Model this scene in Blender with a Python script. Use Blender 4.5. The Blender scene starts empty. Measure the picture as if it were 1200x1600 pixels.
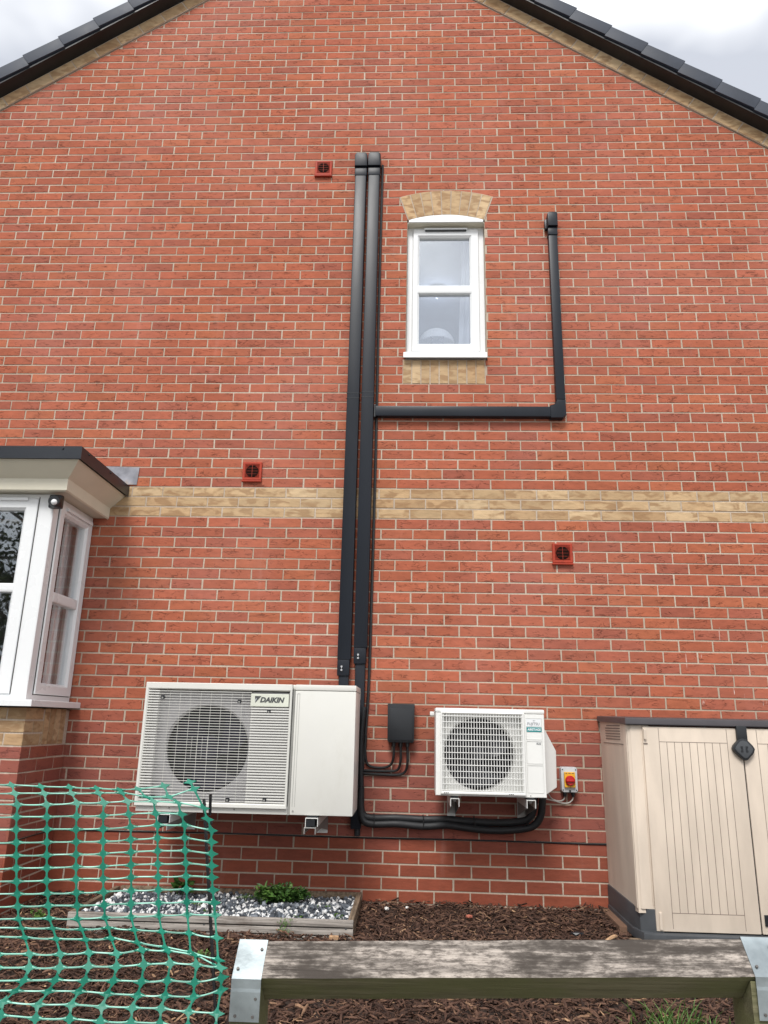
import bpy, bmesh, math, random
from math import sin, cos, pi, radians, sqrt
from mathutils import Vector, Matrix, noise as mnoise
random.seed(7)
SC = bpy.context.scene
COL = SC.collection

# ------------------------------------------------------------------ camera
CAMY, CAMZ = -5.093, 1.102
YAW, PITCH, ROLL = 0.04217, 0.27632, -0.02131
def cam_dir(v):
    x, y, z = v
    c, s = cos(ROLL), sin(ROLL);  x, z = c*x + s*z, -s*x + c*z
    c, s = cos(PITCH), sin(PITCH); y, z = c*y - s*z, s*y + c*z
    c, s = cos(YAW), sin(YAW);    x, y = c*x - s*y, s*x + c*y
    return Vector((x, y, z))
cam_d = bpy.data.cameras.new('camera'); cam = bpy.data.objects.new('camera', cam_d); COL.objects.link(cam)
r_, f_, u_ = cam_dir((1,0,0)), cam_dir((0,1,0)), cam_dir((0,0,1))
cam.matrix_world = Matrix(((r_.x,u_.x,-f_.x,0),(r_.y,u_.y,-f_.y,CAMY),(r_.z,u_.z,-f_.z,CAMZ),(0,0,0,1)))
cam_d.sensor_fit = 'VERTICAL'; cam_d.sensor_height = 36.0; cam_d.lens = 26.1
cam_d.clip_start = 0.02; cam_d.clip_end = 500
SC.camera = cam

# ------------------------------------------------------------------ world, sun, exposure
SUN_EL, SUN_AZ = radians(50), radians(-12)      # azimuth measured from -Y (behind the viewer)
w = bpy.data.worlds.new('World'); SC.world = w; w.use_nodes = True
nt = w.node_tree; N = nt.nodes; L = nt.links
bg = N['Background']; bg.inputs['Strength'].default_value = 0.1
sky = N.new('ShaderNodeTexSky'); sky.sky_type = 'NISHITA'; sky.sun_disc = False
sky.sun_elevation = SUN_EL; sky.sun_rotation = radians(180) + SUN_AZ
sky.air_density = 1.0; sky.dust_density = 2.0
tc = N.new('ShaderNodeTexCoord')
mp = N.new('ShaderNodeMapping'); mp.inputs['Scale'].default_value = (1.0, 1.0, 1.9); L.new(tc.outputs['Generated'], mp.inputs['Vector'])
cn = N.new('ShaderNodeTexNoise'); cn.inputs['Scale'].default_value = 2.6; cn.inputs['Detail'].default_value = 4; cn.inputs['Roughness'].default_value = .45
L.new(mp.outputs[0], cn.inputs['Vector'])
cr = N.new('ShaderNodeValToRGB'); L.new(cn.outputs['Fac'], cr.inputs['Fac'])
cr.color_ramp.elements[0].position = .44; cr.color_ramp.elements[0].color = (3.35, 3.5, 3.85, 1)
cr.color_ramp.elements[1].position = .585; cr.color_ramp.elements[1].color = (6.9, 6.95, 7.0, 1)
mx = N.new('ShaderNodeMix'); mx.data_type = 'RGBA'; mx.inputs['Factor'].default_value = .92
L.new(sky.outputs[0], mx.inputs['A']); L.new(cr.outputs[0], mx.inputs['B']); L.new(mx.outputs['Result'], bg.inputs['Color'])
sd = bpy.data.lights.new('sun', 'SUN'); sd.energy = 1.5; sd.angle = radians(20); sd.color = (1, .97, .93)
sun = bpy.data.objects.new('sun', sd); COL.objects.link(sun)
sv = Vector((sin(SUN_AZ)*cos(SUN_EL), -cos(SUN_AZ)*cos(SUN_EL), sin(SUN_EL)))
sun.rotation_euler = sv.to_track_quat('Z', 'Y').to_euler(); sun.location = (0, -3, 12)
SC.view_settings.view_transform = 'Standard'; SC.view_settings.look = 'None'
SC.view_settings.gamma = 1; SC.view_settings.use_curve_mapping = False
SC.view_settings.exposure = 1.08

# ------------------------------------------------------------------ node helpers and materials
def new_mat(name):
    m = bpy.data.materials.new(name); m.use_nodes = True
    return m, m.node_tree.nodes, m.node_tree.links, m.node_tree.nodes['Principled BSDF']
def nz(N, L, vec, scale, detail=4, rough=.55, dist=0.0):
    n = N.new('ShaderNodeTexNoise'); n.inputs['Scale'].default_value = scale; n.inputs['Detail'].default_value = detail
    n.inputs['Roughness'].default_value = rough; n.inputs['Distortion'].default_value = dist
    if vec is not None: L.new(vec, n.inputs['Vector'])
    return n.outputs['Fac']
def mapv(N, L, vec, sc):
    m = N.new('ShaderNodeMapping'); m.inputs['Scale'].default_value = sc; L.new(vec, m.inputs['Vector']); return m.outputs[0]
def mr(N, L, v, a, b, c=0.0, d=1.0):
    m = N.new('ShaderNodeMapRange'); m.interpolation_type = 'SMOOTHSTEP'
    for k, q in zip(('From Min','From Max','To Min','To Max'), (a,b,c,d)): m.inputs[k].default_value = q
    L.new(v, m.inputs['Value']); return m.outputs[0]
def mth(N, L, op, a, b=None):
    m = N.new('ShaderNodeMath'); m.operation = op
    for i, q in enumerate((a, b)):
        if q is None: continue
        if isinstance(q, (int, float)): m.inputs[i].default_value = q
        else: L.new(q, m.inputs[i])
    return m.outputs[0]
def mixc(N, L, f, a, b, mode='MIX'):
    m = N.new('ShaderNodeMix'); m.data_type = 'RGBA'; m.blend_type = mode
    for k, q in (('Factor', f), ('A', a), ('B', b)):
        if isinstance(q, (int, float)): m.inputs[k].default_value = q
        elif isinstance(q, tuple): m.inputs[k].default_value = (*q, 1) if len(q) == 3 else q
        else: L.new(q, m.inputs[k])
    return m.outputs['Result']
def bump(N, L, h, b, strength=.5, dist=.002):
    n = N.new('ShaderNodeBump'); n.inputs['Strength'].default_value = strength; n.inputs['Distance'].default_value = dist
    L.new(h, n.inputs['Height']); L.new(n.outputs[0], b.inputs['Normal'])
def plain(name, col, rough=.5, metal=0, var=.12, vscale=6, bmp=0, bscale=60, spec=.5, dirt=None, streak=False):
    m, N, L, b = new_mat(name)
    t = N.new('ShaderNodeTexCoord').outputs['Object']
    v = mapv(N, L, t, (1,1,.25)) if streak else t
    f = nz(N, L, v, vscale, 5)
    dark = tuple(c*(1-var) for c in col); lite = tuple(min(1, c*(1+var*.6)) for c in col)
    c = mixc(N, L, mr(N, L, f, .3, .7), dark, lite)
    if dirt:
        c = mixc(N, L, mr(N, L, nz(N, L, mapv(N, L, t, (1,1,.4)), dirt[1], 7, .7), dirt[2], dirt[3], 0, dirt[4]), c, dirt[0])
    L.new(c, b.inputs['Base Color'])
    L.new(mr(N, L, f, .2, .8, rough*.85, min(1, rough*1.15)), b.inputs['Roughness'])
    b.inputs['Metallic'].default_value = metal; b.inputs['Specular IOR Level'].default_value = spec
    if bmp: bump(N, L, nz(N, L, t, bscale, 4), b, bmp, .002)
    return m
def brick_mat(name, base, alt1, alt2, crease=True, mottle=None, rough=.85, bloom=.25):
    m, N, L, b = new_mat(name)
    at = N.new('ShaderNodeAttribute'); at.attribute_name = 'tint'
    sp = N.new('ShaderNodeSeparateColor'); L.new(at.outputs['Color'], sp.inputs[0])
    t = N.new('ShaderNodeTexCoord').outputs['Object']
    vs = N.new('ShaderNodeVectorMath'); vs.operation = 'MULTIPLY_ADD'; L.new(at.outputs['Color'], vs.inputs[0])
    vs.inputs[1].default_value = (31, 17, 53); L.new(t, vs.inputs[2]); off = vs.outputs[0]
    c = mixc(N, L, mr(N, L, sp.outputs[0], .55, 1.0), base, alt1)
    c = mixc(N, L, mr(N, L, sp.outputs[1], .50, 1.05, 0, .85), c, alt2)
    # tone of each brick
    c = mixc(N, L, 1.0, c, mixc(N, L, sp.outputs[2], (.87,.87,.87), (1.08,1.08,1.08)), 'MULTIPLY')
    # fine mottling
    n1 = nz(N, L, mapv(N, L, off, (14, 14, 40)), 1.0, 6, .65)
    c = mixc(N, L, 1.0, c, mixc(N, L, mr(N, L, n1, .25, .75), (.86,.86,.86), (1.12,1.12,1.12)), 'MULTIPLY')
    if mottle:
        n3 = nz(N, L, mapv(N, L, off, (9, 9, 22)), 1.0, 3, .5, .6)
        c = mixc(N, L, mr(N, L, n3, .46, .62, 0, .8), c, mottle)
    h = n1
    if crease:
        n2 = nz(N, L, mapv(N, L, off, (11, 11, 34)), 1.0, 2.5, .5, .9)
        d = mth(N, L, 'ABSOLUTE', mth(N, L, 'SUBTRACT', n2, .5))
        line = mr(N, L, d, .003, .026, 1, 0)
        msk = mr(N, L, nz(N, L, mapv(N, L, off, (13, 13, 28)), 1.0, 2), .47, .62)
        ln = mth(N, L, 'MULTIPLY', line, msk)
        c = mixc(N, L, mth(N, L, 'MULTIPLY', ln, .68), c, tuple(q*.30 for q in base))
        pit = mr(N, L, nz(N, L, off, 75, 1), .70, .76)
        c = mixc(N, L, mth(N, L, 'MULTIPLY', pit, .4), c, tuple(q*.3 for q in base))
        h = mth(N, L, 'SUBTRACT', mth(N, L, 'MULTIPLY', n1, .5), ln)
    # pale lime bloom and weathering that wanders over the wall
    bl = mr(N, L, nz(N, L, mapv(N, L, t, (1,1,.8)), .75, 6, .6), .42, .72, 0, bloom)
    c = mixc(N, L, bl, c, (.50,.22,.18) if base[0] > base[1]*2 else (.6,.5,.35))
    st = mr(N, L, nz(N, L, mapv(N, L, t, (5,5,.55)), 1.6, 5, .6), .60, .80, 0, bloom*.7)
    c = mixc(N, L, st, c, (.58,.36,.31))
    dk = mr(N, L, nz(N, L, t, .9, 5, .6), .50, .75, 0, .15)
    c = mixc(N, L, dk, c, tuple(q*.55 for q in base))
    xz = N.new('ShaderNodeSeparateXYZ'); L.new(t, xz.inputs[0])
    if crease:      # dull purplish zone low on the wall, with a wandering upper edge
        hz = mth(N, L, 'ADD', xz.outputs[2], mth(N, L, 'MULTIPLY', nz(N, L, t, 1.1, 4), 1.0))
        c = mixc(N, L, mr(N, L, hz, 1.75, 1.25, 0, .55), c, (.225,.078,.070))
    if crease:      # white splash runs low on the right of the wall
        xyz = N.new('ShaderNodeSeparateXYZ'); L.new(t, xyz.inputs[0])
        reg = mth(N, L, 'MULTIPLY', mth(N, L, 'MULTIPLY', mr(N, L, xyz.outputs[0], 1.55, 2.0), mr(N, L, xyz.outputs[2], 1.1, 1.3)), mr(N, L, xyz.outputs[2], 2.0, 1.6))
        sm = mr(N, L, nz(N, L, mapv(N, L, t, (42, 42, 5)), 1.0, 3, .6), .66, .72)
        c = mixc(N, L, mth(N, L, 'MULTIPLY', mth(N, L, 'MULTIPLY', sm, reg), .75), c, (.75,.66,.6))
    L.new(c, b.inputs['Base Color']); b.inputs['Roughness'].default_value = rough; b.inputs['Specular IOR Level'].default_value = .25
    bump(N, L, h, b, .8, .003)
    return m
def attr_mat(name, stops, rough=.85, fine=90, spec=.3, bmp=.4, fscale=(1,1,1)):
    m, N, L, b = new_mat(name)
    at = N.new('ShaderNodeAttribute'); at.attribute_name = 'tint'
    sp = N.new('ShaderNodeSeparateColor'); L.new(at.outputs['Color'], sp.inputs[0])
    r = N.new('ShaderNodeValToRGB'); L.new(sp.outputs[0], r.inputs['Fac'])
    while len(r.color_ramp.elements) < len(stops): r.color_ramp.elements.new(.5)
    for e, (p, c) in zip(r.color_ramp.elements, stops): e.position = p; e.color = (*c, 1)
    t = N.new('ShaderNodeTexCoord').outputs['Object']
    n = nz(N, L, mapv(N, L, t, fscale), fine, 4)
    c = mixc(N, L, 1.0, r.outputs[0], mixc(N, L, mr(N, L, n, .25, .75), (.65,.65,.65), (1.25,1.25,1.25)), 'MULTIPLY')
    L.new(c, b.inputs['Base Color']); b.inputs['Roughness'].default_value = rough; b.inputs['Specular IOR Level'].default_value = spec
    bump(N, L, n, b, bmp, .002)
    return m
M = {}
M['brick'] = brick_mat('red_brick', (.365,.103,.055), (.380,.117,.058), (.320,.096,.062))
M['tan'] = brick_mat('buff_brick', (.48,.33,.185), (.53,.385,.23), (.42,.265,.14), crease=False, mottle=(.29,.17,.085), bloom=.15)
M['eng'] = brick_mat('smooth_red_brick', (.265,.068,.037), (.285,.075,.039), (.235,.064,.042), crease=False, rough=.65, bloom=.16)
def mortar_mat():
    m, N, L, b = new_mat('mortar'); t = N.new('ShaderNodeTexCoord').outputs['Object']
    c = mixc(N, L, mr(N, L, nz(N, L, t, 1.2, 5), .35, .65), (.41,.335,.26), (.56,.475,.385))
    c = mixc(N, L, mr(N, L, nz(N, L, t, 90, 3), .3, .7, 0, .5), c, (.34,.27,.2))
    L.new(c, b.inputs['Base Color']); b.inputs['Roughness'].default_value = .95
    bump(N, L, nz(N, L, t, 160, 4), b, .6, .002); return m
M['mortar'] = mortar_mat()
M['white'] = plain('white_upvc', (.76,.775,.78), .28, var=.008, vscale=3)
M['cream'] = plain('cream_grp', (.66,.62,.50), .4, var=.06, vscale=3)
M['tile'] = plain('slate_grey_tile', (.036,.044,.062), .55, spec=.35, var=.2, vscale=5, bmp=.2, bscale=40)
M['black'] = plain('black_plastic', (.010,.012,.015), .4, var=.15, vscale=7)
M['roofblack'] = plain('black_trim', (.014,.017,.023), .34, var=.1, vscale=4)
M['trunk'] = plain('anthracite_trunking', (.009,.012,.018), .38, spec=.26, var=.14, vscale=5, streak=True)
M['foam'] = plain('black_pipe_lagging', (.012,.013,.015), .6, var=.2, vscale=20, bmp=.3, bscale=90)
M['cable'] = plain('black_cable', (.012,.012,.013), .45)
M['flex'] = plain('grey_flex', (.42,.41,.38), .5)
M['ac'] = plain('ivory_painted_steel', (.67,.665,.62), .32, var=.03, vscale=2, dirt=((.45,.42,.34), 3, .6, .8, .25))
M['acwhite'] = plain('white_painted_steel', (.77,.77,.74), .32, var=.03, vscale=2, dirt=((.5,.47,.4), 4, .6, .8, .2))
M['acgrey'] = plain('grey_seam', (.28,.28,.26), .5)
M['dark'] = plain('fan_dark', (.006,.005,.015), .5, var=.3)
M['fanblade'] = plain('fan_blade', (.011,.009,.026), .35, var=.2)
M['fangrey'] = plain('grey_fan_blade', (.045,.047,.056), .3, var=.2)
M['fin'] = plain('heat_exchanger', (.10,.10,.11), .4, metal=.4)
M['terra'] = plain('terracotta_plastic', (.36,.045,.022), .6, var=.12, vscale=12, spec=.25, dirt=((.15,.03,.02), 30, .5, .75, .4))
M['ventdark'] = plain('vent_dark', (.012,.006,.005), .95, spec=.05)
M['shed'] = plain('beige_resin', (.645,.550,.450), .58, var=.09, vscale=9, streak=True, bmp=.25, bscale=45, dirt=((.36,.29,.23), 3.2, .60, .74, .5))
M['shedgroove'] = plain('shed_groove', (.20,.155,.13), .8)
M['shedroof'] = plain('brown_grey_resin', (.062,.056,.062), .45, var=.15, vscale=4, bmp=.15, bscale=50)
M['darkgap'] = plain('dark_gap', (.03,.025,.02), .9)
M['dullbrick'] = plain('dull_brown_brick', (.17,.095,.06), .9, bmp=.5)
M['channelgrey'] = plain('channel_grey', (.42,.42,.40), .5, var=.2)
M['bracketgrey'] = plain('bracket_grey', (.26,.255,.245), .5, var=.2)
M['sheddark'] = plain('dark_grey_resin', (.055,.06,.066), .5, var=.2, vscale=5)
M['galv'] = plain('galvanised_steel', (.36,.41,.425), .42, metal=.8, var=.25, vscale=9, bmp=.8, bscale=13)
M['screw'] = plain('screw_steel', (.16,.15,.14), .4, metal=.6)
M['steel'] = plain('bright_screw', (.6,.6,.6), .25, metal=.9)
M['lead'] = plain('lead_flashing', (.30,.30,.33), .4, metal=.35, var=.35, vscale=8, bmp=.5, bscale=12, dirt=((.42,.32,.24), 9, .5, .65, .7))
M['yellow'] = plain('yellow_plate', (.80,.42,.02), .4)
M['redknob'] = plain('red_knob', (.50,.012,.015), .25)
M['boxgrey'] = plain('light_grey_box', (.55,.58,.60), .4)
M['teal'] = plain('teal_label', (.0,.26,.27), .4)
M['ink'] = plain('grey_print', (.06,.065,.065), .5)
M['inkgrey'] = plain('pale_print', (.16,.17,.18), .5)
M['badge'] = plain('badge_cream', (.66,.68,.58), .35)
M['curtain'] = plain('white_curtain', (.75,.77,.80), .9)
M['roomwall'] = plain('pale_room_wall', (.25,.28,.35), .9)
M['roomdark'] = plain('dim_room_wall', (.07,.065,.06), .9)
M['cat'] = plain('grey_ornament', (.03,.035,.055), .6)
M['lampshade'] = plain('white_lampshade', (.82,.82,.82), .8)
M['paving'] = plain('grey_paving', (.30,.29,.27), .9, var=.2, vscale=1.5, bmp=.3, bscale=30)
M['soil'] = plain('bark_soil', (.040,.024,.017), .95, var=.4, vscale=12, bmp=.8, bscale=50)
M['chips'] = attr_mat('bark_chips', [(0,(.020,.011,.008)),(.40,(.074,.038,.026)),(.75,(.15,.080,.052)),(.93,(.24,.14,.085)),(1,(.45,.28,.16))], .8, 60)
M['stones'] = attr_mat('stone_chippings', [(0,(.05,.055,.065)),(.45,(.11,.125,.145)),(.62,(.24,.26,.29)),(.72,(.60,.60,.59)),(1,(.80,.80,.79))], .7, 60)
M['leaf'] = attr_mat('weed_leaves', [(0,(.025,.065,.012)),(.5,(.055,.13,.022)),(1,(.13,.22,.05))], .5, 60, .4, .1)
M['treeleaf'] = attr_mat('tree_leaves', [(0,(.012,.022,.008)),(.6,(.035,.055,.016)),(1,(.09,.11,.04))], .6, 10, .3, .1)
M['barktree'] = plain('tree_bark', (.09,.07,.05), .9, bmp=.6, bscale=12)
M['redchunk'] = plain('broken_brick', (.45,.14,.09), .9, bmp=.5)
M['palestone'] = plain('pale_stone', (.72,.70,.66), .8, bmp=.4)
M['meshgreen'] = plain('green_netting', (.0,.17,.108), .5, var=.12, vscale=30)
M['meshpale'] = plain('shine_stretched_netting', (.26,.56,.45), .42, var=.25, vscale=14)  # backlit shine painted into the strand colour, along with stretch whitening
M['rod'] = plain('black_steel_rod', (.02,.02,.022), .4, metal=.3)
def wood_mat(name, pale, dark, green=None, axis=(1.3, 26, 26), amt=(.42,.60), fine=0):
    m, N, L, b = new_mat(name); t = N.new('ShaderNodeTexCoord').outputs['Object']
    g = nz(N, L, mapv(N, L, t, axis), 2.2, 8, .72, .3)
    p = nz(N, L, mapv(N, L, t, (2.6, 6, 6)), 1.6, 6, .68)
    c = mixc(N, L, mr(N, L, g, .36, .62), tuple(q*.45 for q in pale), pale)
    k = mth(N, L, 'ADD', mth(N, L, 'MULTIPLY', p, .7), mth(N, L, 'MULTIPLY', g, .3))
    c = mixc(N, L, mr(N, L, k, amt[0], amt[1], .95, 0), c, dark)
    if fine:
        sp = nz(N, L, mapv(N, L, t, (9, 30, 30)), 3.0, 8, .75)
        c = mixc(N, L, mr(N, L, sp, .38, .60, .85, 0), c, tuple(q*1.3 for q in dark))
        c = mixc(N, L, mr(N, L, nz(N, L, mapv(N, L, t, (.6, 90, 90)), 2, 4), .60, .70, 0, .8), c, dark)
    if green:
        c = mixc(N, L, mr(N, L, nz(N, L, mapv(N, L, t, (3,9,9)), 1.4, 5), .35, .62, .35, .9), c, green)
    L.new(c, b.inputs['Base Color']); b.inputs['Roughness'].default_value = .88; b.inputs['Specular IOR Level'].default_value = .2
    bump(N, L, g, b, .8, .004); return m
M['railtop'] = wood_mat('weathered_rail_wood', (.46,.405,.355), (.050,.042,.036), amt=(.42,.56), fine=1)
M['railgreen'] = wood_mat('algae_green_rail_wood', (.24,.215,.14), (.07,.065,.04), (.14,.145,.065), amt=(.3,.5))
M['planter'] = wood_mat('silvered_deck_board', (.42,.38,.34), (.14,.11,.09), amt=(.33,.50))
M['planterbrown'] = wood_mat('brown_deck_board', (.26,.19,.13), (.08,.055,.04), axis=(26,1.3,26), amt=(.36,.5))
def glass_mat(name, refl, tint):
    m, N, L, b = new_mat(name); N.remove(b)
    g = N.new('ShaderNodeBsdfGlossy'); g.inputs['Roughness'].default_value = .015; g.inputs['Color'].default_value = (.93,.97,1,1)
    tr = N.new('ShaderNodeBsdfTransparent'); tr.inputs['Color'].default_value = (*tint, 1)
    t = N.new('ShaderNodeTexCoord').outputs['Object']
    bp = N.new('ShaderNodeBump'); bp.inputs['Strength'].default_value = .05; bp.inputs['Distance'].default_value = .01
    L.new(nz(N, L, t, 3, 2), bp.inputs['Height']); L.new(bp.outputs[0], g.inputs['Normal'])
    fr = N.new('ShaderNodeLayerWeight'); fr.inputs['Blend'].default_value = .5
    f = mth(N, L, 'MINIMUM', mth(N, L, 'ADD', mth(N, L, 'MULTIPLY', mth(N, L, 'POWER', fr.outputs['Facing'], 4.0), .9), refl + .04), 1.0)
    mx = N.new('ShaderNodeMixShader'); L.new(f, mx.inputs[0]); L.new(tr.outputs[0], mx.inputs[1]); L.new(g.outputs[0], mx.inputs[2])
    L.new(mx.outputs[0], N['Material Output'].inputs['Surface']); return m
M['glass'] = glass_mat('coated_window_glass', .35, (.94,.96,.99))
M['glassdark'] = glass_mat('bay_window_glass', .12, (.90,.92,.93))
M['glassside'] = glass_mat('bay_side_glass', .05, (.985,.985,.985))
M['shroud'] = plain('shaded_fan_surround', (.42,.41,.42), .5)  # white backing coloured grey to paint in the shade behind the slats
ml, N_, L_, b_ = new_mat('lit_bulb'); b_.inputs['Base Color'].default_value = (.9,.8,.4,1); b_.inputs['Emission Color'].default_value = (1,.85,.35,1); b_.inputs['Emission Strength'].default_value = 1.2
M['lit'] = ml

# ------------------------------------------------------------------ mesh helpers
class MB:
    def __init__(s): s.v = []; s.f = []; s.m = []; s.t = []; s.mats = []
    def mi(s, m):
        m = M[m] if isinstance(m, str) else m
        if m not in s.mats: s.mats.append(m)
        return s.mats.index(m)
    def add(s, vs, fs, m, tint=(.5,.5,.5)):
        o = len(s.v); s.v += [tuple(p) for p in vs]; k = s.mi(m)
        for f in fs: s.f.append(tuple(i + o for i in f)); s.m.append(k); s.t.append(tint)
    def box(s, x0, x1, y0, y1, z0, z1, m, bev=0.0, tint=(.5,.5,.5), fn=None):
        b = bmesh.new(); bmesh.ops.create_cube(b, size=1)
        for v in b.verts: v.co = ((x0+x1)/2 + v.co.x*(x1-x0), (y0+y1)/2 + v.co.y*(y1-y0), (z0+z1)/2 + v.co.z*(z1-z0))
        if bev: bmesh.ops.bevel(b, geom=b.edges[:], offset=bev, segments=2, profile=.6, affect='EDGES', clamp_overlap=True)
        if fn:
            for v in b.verts: v.co = fn(v.co)
        s.bm(b, m, tint)
    def bm(s, b, m, tint=(.5,.5,.5)):
        b.verts.index_update(); s.add([v.co[:] for v in b.verts], [[v.index for v in f.verts] for f in b.faces], m, tint); b.free()
    def prism(s, poly, fn, d0, d1, m, bev=0.0, tint=(.5,.5,.5)):
        b = bmesh.new(); lo = [b.verts.new((p[0], p[1], d0)) for p in poly]; hi = [b.verts.new((p[0], p[1], d1)) for p in poly]; n = len(poly)
        b.faces.new(lo[::-1]); top = b.faces.new(hi)
        for i in range(n): b.faces.new((lo[i], lo[(i+1) % n], hi[(i+1) % n], hi[i]))
        if bev: bmesh.ops.bevel(b, geom=list(top.edges), offset=bev, segments=2, profile=.6, affect='EDGES')
        for v in b.verts: v.co = Vector(fn(v.co.x, v.co.y, v.co.z))
        s.bm(b, m, tint)
    def tube(s, pts, r, m, seg=8, smooth=True, n=6, caps=True, tint=(.5,.5,.5)):
        P = [Vector(p) for p in pts]
        if smooth and len(P) > 2:
            Q = []
            for i in range(len(P)-1):
                a, b, c, d = P[max(i-1,0)], P[i], P[i+1], P[min(i+2,len(P)-1)]
                for k in range(n):
                    t = k/n; Q.append(.5*((2*b)+(-a+c)*t+(2*a-5*b+4*c-d)*t*t+(-a+3*b-3*c+d)*t**3))
            P = Q + [P[-1]]
        rr = r if callable(r) else (lambda t: r)
        vs = []; up = None
        for i, p in enumerate(P):
            d = (P[min(i+1,len(P)-1)] - P[max(i-1,0)]).normalized()
            if up is None: up = d.orthogonal().normalized()
            up = (up - d*up.dot(d)).normalized(); sd = d.cross(up)
            R = rr(i/(len(P)-1))
            for k in range(seg):
                a = 2*pi*k/seg; vs.append(p + (up*cos(a) + sd*sin(a))*R)
        fs = []
        for i in range(len(P)-1):
            for k in range(seg):
                k2 = (k+1) % seg; fs.append((i*seg+k, i*seg+k2, (i+1)*seg+k2, (i+1)*seg+k))
        if caps: fs.append(tuple(range(seg))[::-1]); fs.append(tuple((len(P)-1)*seg+k for k in range(seg)))
        s.add(vs, fs, m, tint)
    def lathe(s, prof, c, axis, m, seg=32):      # prof: (radius, along axis)
        ax = Vector(axis).normalized(); u = ax.orthogonal().normalized(); v = ax.cross(u); c = Vector(c); vs = []; fs = []
        for r, h in prof:
            for k in range(seg): a = 2*pi*k/seg; vs.append(c + ax*h + (u*cos(a)+v*sin(a))*r)
        for i in range(len(prof)-1):
            for k in range(seg): k2 = (k+1) % seg; fs.append((i*seg+k, i*seg+k2, (i+1)*seg+k2, (i+1)*seg+k))
        fs.append(tuple(range(seg))[::-1]); fs.append(tuple((len(prof)-1)*seg+k for k in range(seg)))
        s.add(vs, fs, m)
    def build(s, name, parent=None, smooth=False, tint=False, recalc=True):
        me = bpy.data.meshes.new(name); me.from_pydata(s.v, [], s.f); me.update()
        for m in s.mats: me.materials.append(m)
        me.polygons.foreach_set('material_index', s.m)
        if recalc:
            b = bmesh.new(); b.from_mesh(me); bmesh.ops.recalc_face_normals(b, faces=b.faces); b.to_mesh(me); b.free()
        if tint:
            a = me.attributes.new('tint', 'FLOAT_COLOR', 'FACE'); flat = []
            for t in s.t: flat += [t[0], t[1], t[2], 1.0]
            a.data.foreach_set('color', flat)
        if smooth:
            me.polygons.foreach_set('use_smooth', [True]*len(me.polygons))
            try: me.set_sharp_from_angle(angle=radians(35))
            except Exception: pass
        o = bpy.data.objects.new(name, me); COL.objects.link(o)
        if parent is not None: o.parent = parent; o.matrix_parent_inverse = Matrix.Translation(-parent.location) if parent.type == 'EMPTY' else Matrix()
        return o
def build_each(mb, name, parent, smooth=False):      # every loose piece becomes a part of its own
    par = list(range(len(mb.v)))
    def find(a):
        while par[a] != a: par[a] = par[par[a]]; a = par[a]
        return a
    for f in mb.f:
        for k in f[1:]: par[find(k)] = find(f[0])
    groups = {}
    for i, f in enumerate(mb.f): groups.setdefault(find(f[0]), []).append(i)
    # pieces that touch the same spot stay together
    cen = []
    for g in groups.values():
        vs = {v for i in g for v in mb.f[i]}; c = sum((Vector(mb.v[v]) for v in vs), Vector())/len(vs); cen.append([c, g])
    merged = []
    for c, g in cen:
        for m in merged:
            if (m[0]-c).length < .015: m[1] += g; break
        else: merged.append([c, list(g)])
    out = []
    for c, g in merged:
        n = MB(); idx = {}; n.mats = mb.mats
        for i in g:
            for v in mb.f[i]:
                if v not in idx: idx[v] = len(n.v); n.v.append(mb.v[v])
            n.f.append(tuple(idx[v] for v in mb.f[i])); n.m.append(mb.m[i]); n.t.append(mb.t[i])
        out.append(n.build(name, parent, smooth))
    return out
def tag(o, label=None, cat=None, group=None, kind=None):
    if label: o['label'] = label
    if cat: o['category'] = cat
    if group: o['group'] = group
    if kind: o['kind'] = kind
    return o
def thing(name, label, cat, loc=(0,0,0), group=None):
    o = bpy.data.objects.new(name, None); COL.objects.link(o); o.location = loc; o.empty_display_size = .1
    return tag(o, label, cat, group)
FAC = lambda y: (lambda u, v, d: (u, y - d, v))          # facade facing the viewer; d = outwards
def text(name, s, size, loc, m, parent, bold=0.0, shear=0.0, wide=1.0, ext=.0006, align='CENTER'):
    c = bpy.data.curves.new(name, 'FONT'); c.body = s; c.size = size; c.offset = bold; c.shear = shear; c.extrude = ext
    c.align_x = align; c.align_y = 'CENTER'; c.resolution_u = 3
    t = bpy.data.objects.new(name, c); COL.objects.link(t)
    bpy.context.view_layer.update()
    me = bpy.data.meshes.new_from_object(t.evaluated_get(bpy.context.evaluated_depsgraph_get()))
    bpy.data.objects.remove(t)
    me.transform(Matrix.Translation(loc) @ Matrix.Rotation(radians(90), 4, 'X') @ Matrix.Diagonal((wide,1,1,1)))
    me.materials.clear(); me.materials.append(M[m]); me.name = name
    o = bpy.data.objects.new(name, me); COL.objects.link(o); o.parent = parent
    o.matrix_parent_inverse = Matrix.Translation(-parent.location) if parent.type == 'EMPTY' else Matrix()
    return o

# ------------------------------------------------------------------ ground
def gz(x, y):       # gentle heaps in the bark bed
    h = .012*mnoise.noise(Vector((x*1.6, y*1.6, 3))) + .008*mnoise.noise(Vector((x*5, y*5, 1)))
    e = max(0, 1 + y/.45)
    h += .028*e*(1 if x > -.3 else .8) if y > -.45 else 0
    return h
g = MB(); n = 90; xs = [-60,-30,-15,-8] + [-5 + 9*i/n for i in range(n+1)] + [8,15,30,60]; ys = [-90,-45,-20,-10,-6] + [-4 + 4.6*i/50 for i in range(51)] + [3,10,25,60]
g.add([(x, y, gz(x,y)-.012 if -4<y<.7 and abs(x)<5 else -.015) for y in ys for x in xs],
      [(j*len(xs)+i, j*len(xs)+i+1, (j+1)*len(xs)+i+1, (j+1)*len(xs)+i) for j in range(len(ys)-1) for i in range(len(xs)-1)], 'soil')
tag(g.build('ground', smooth=True), kind='structure')
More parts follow.
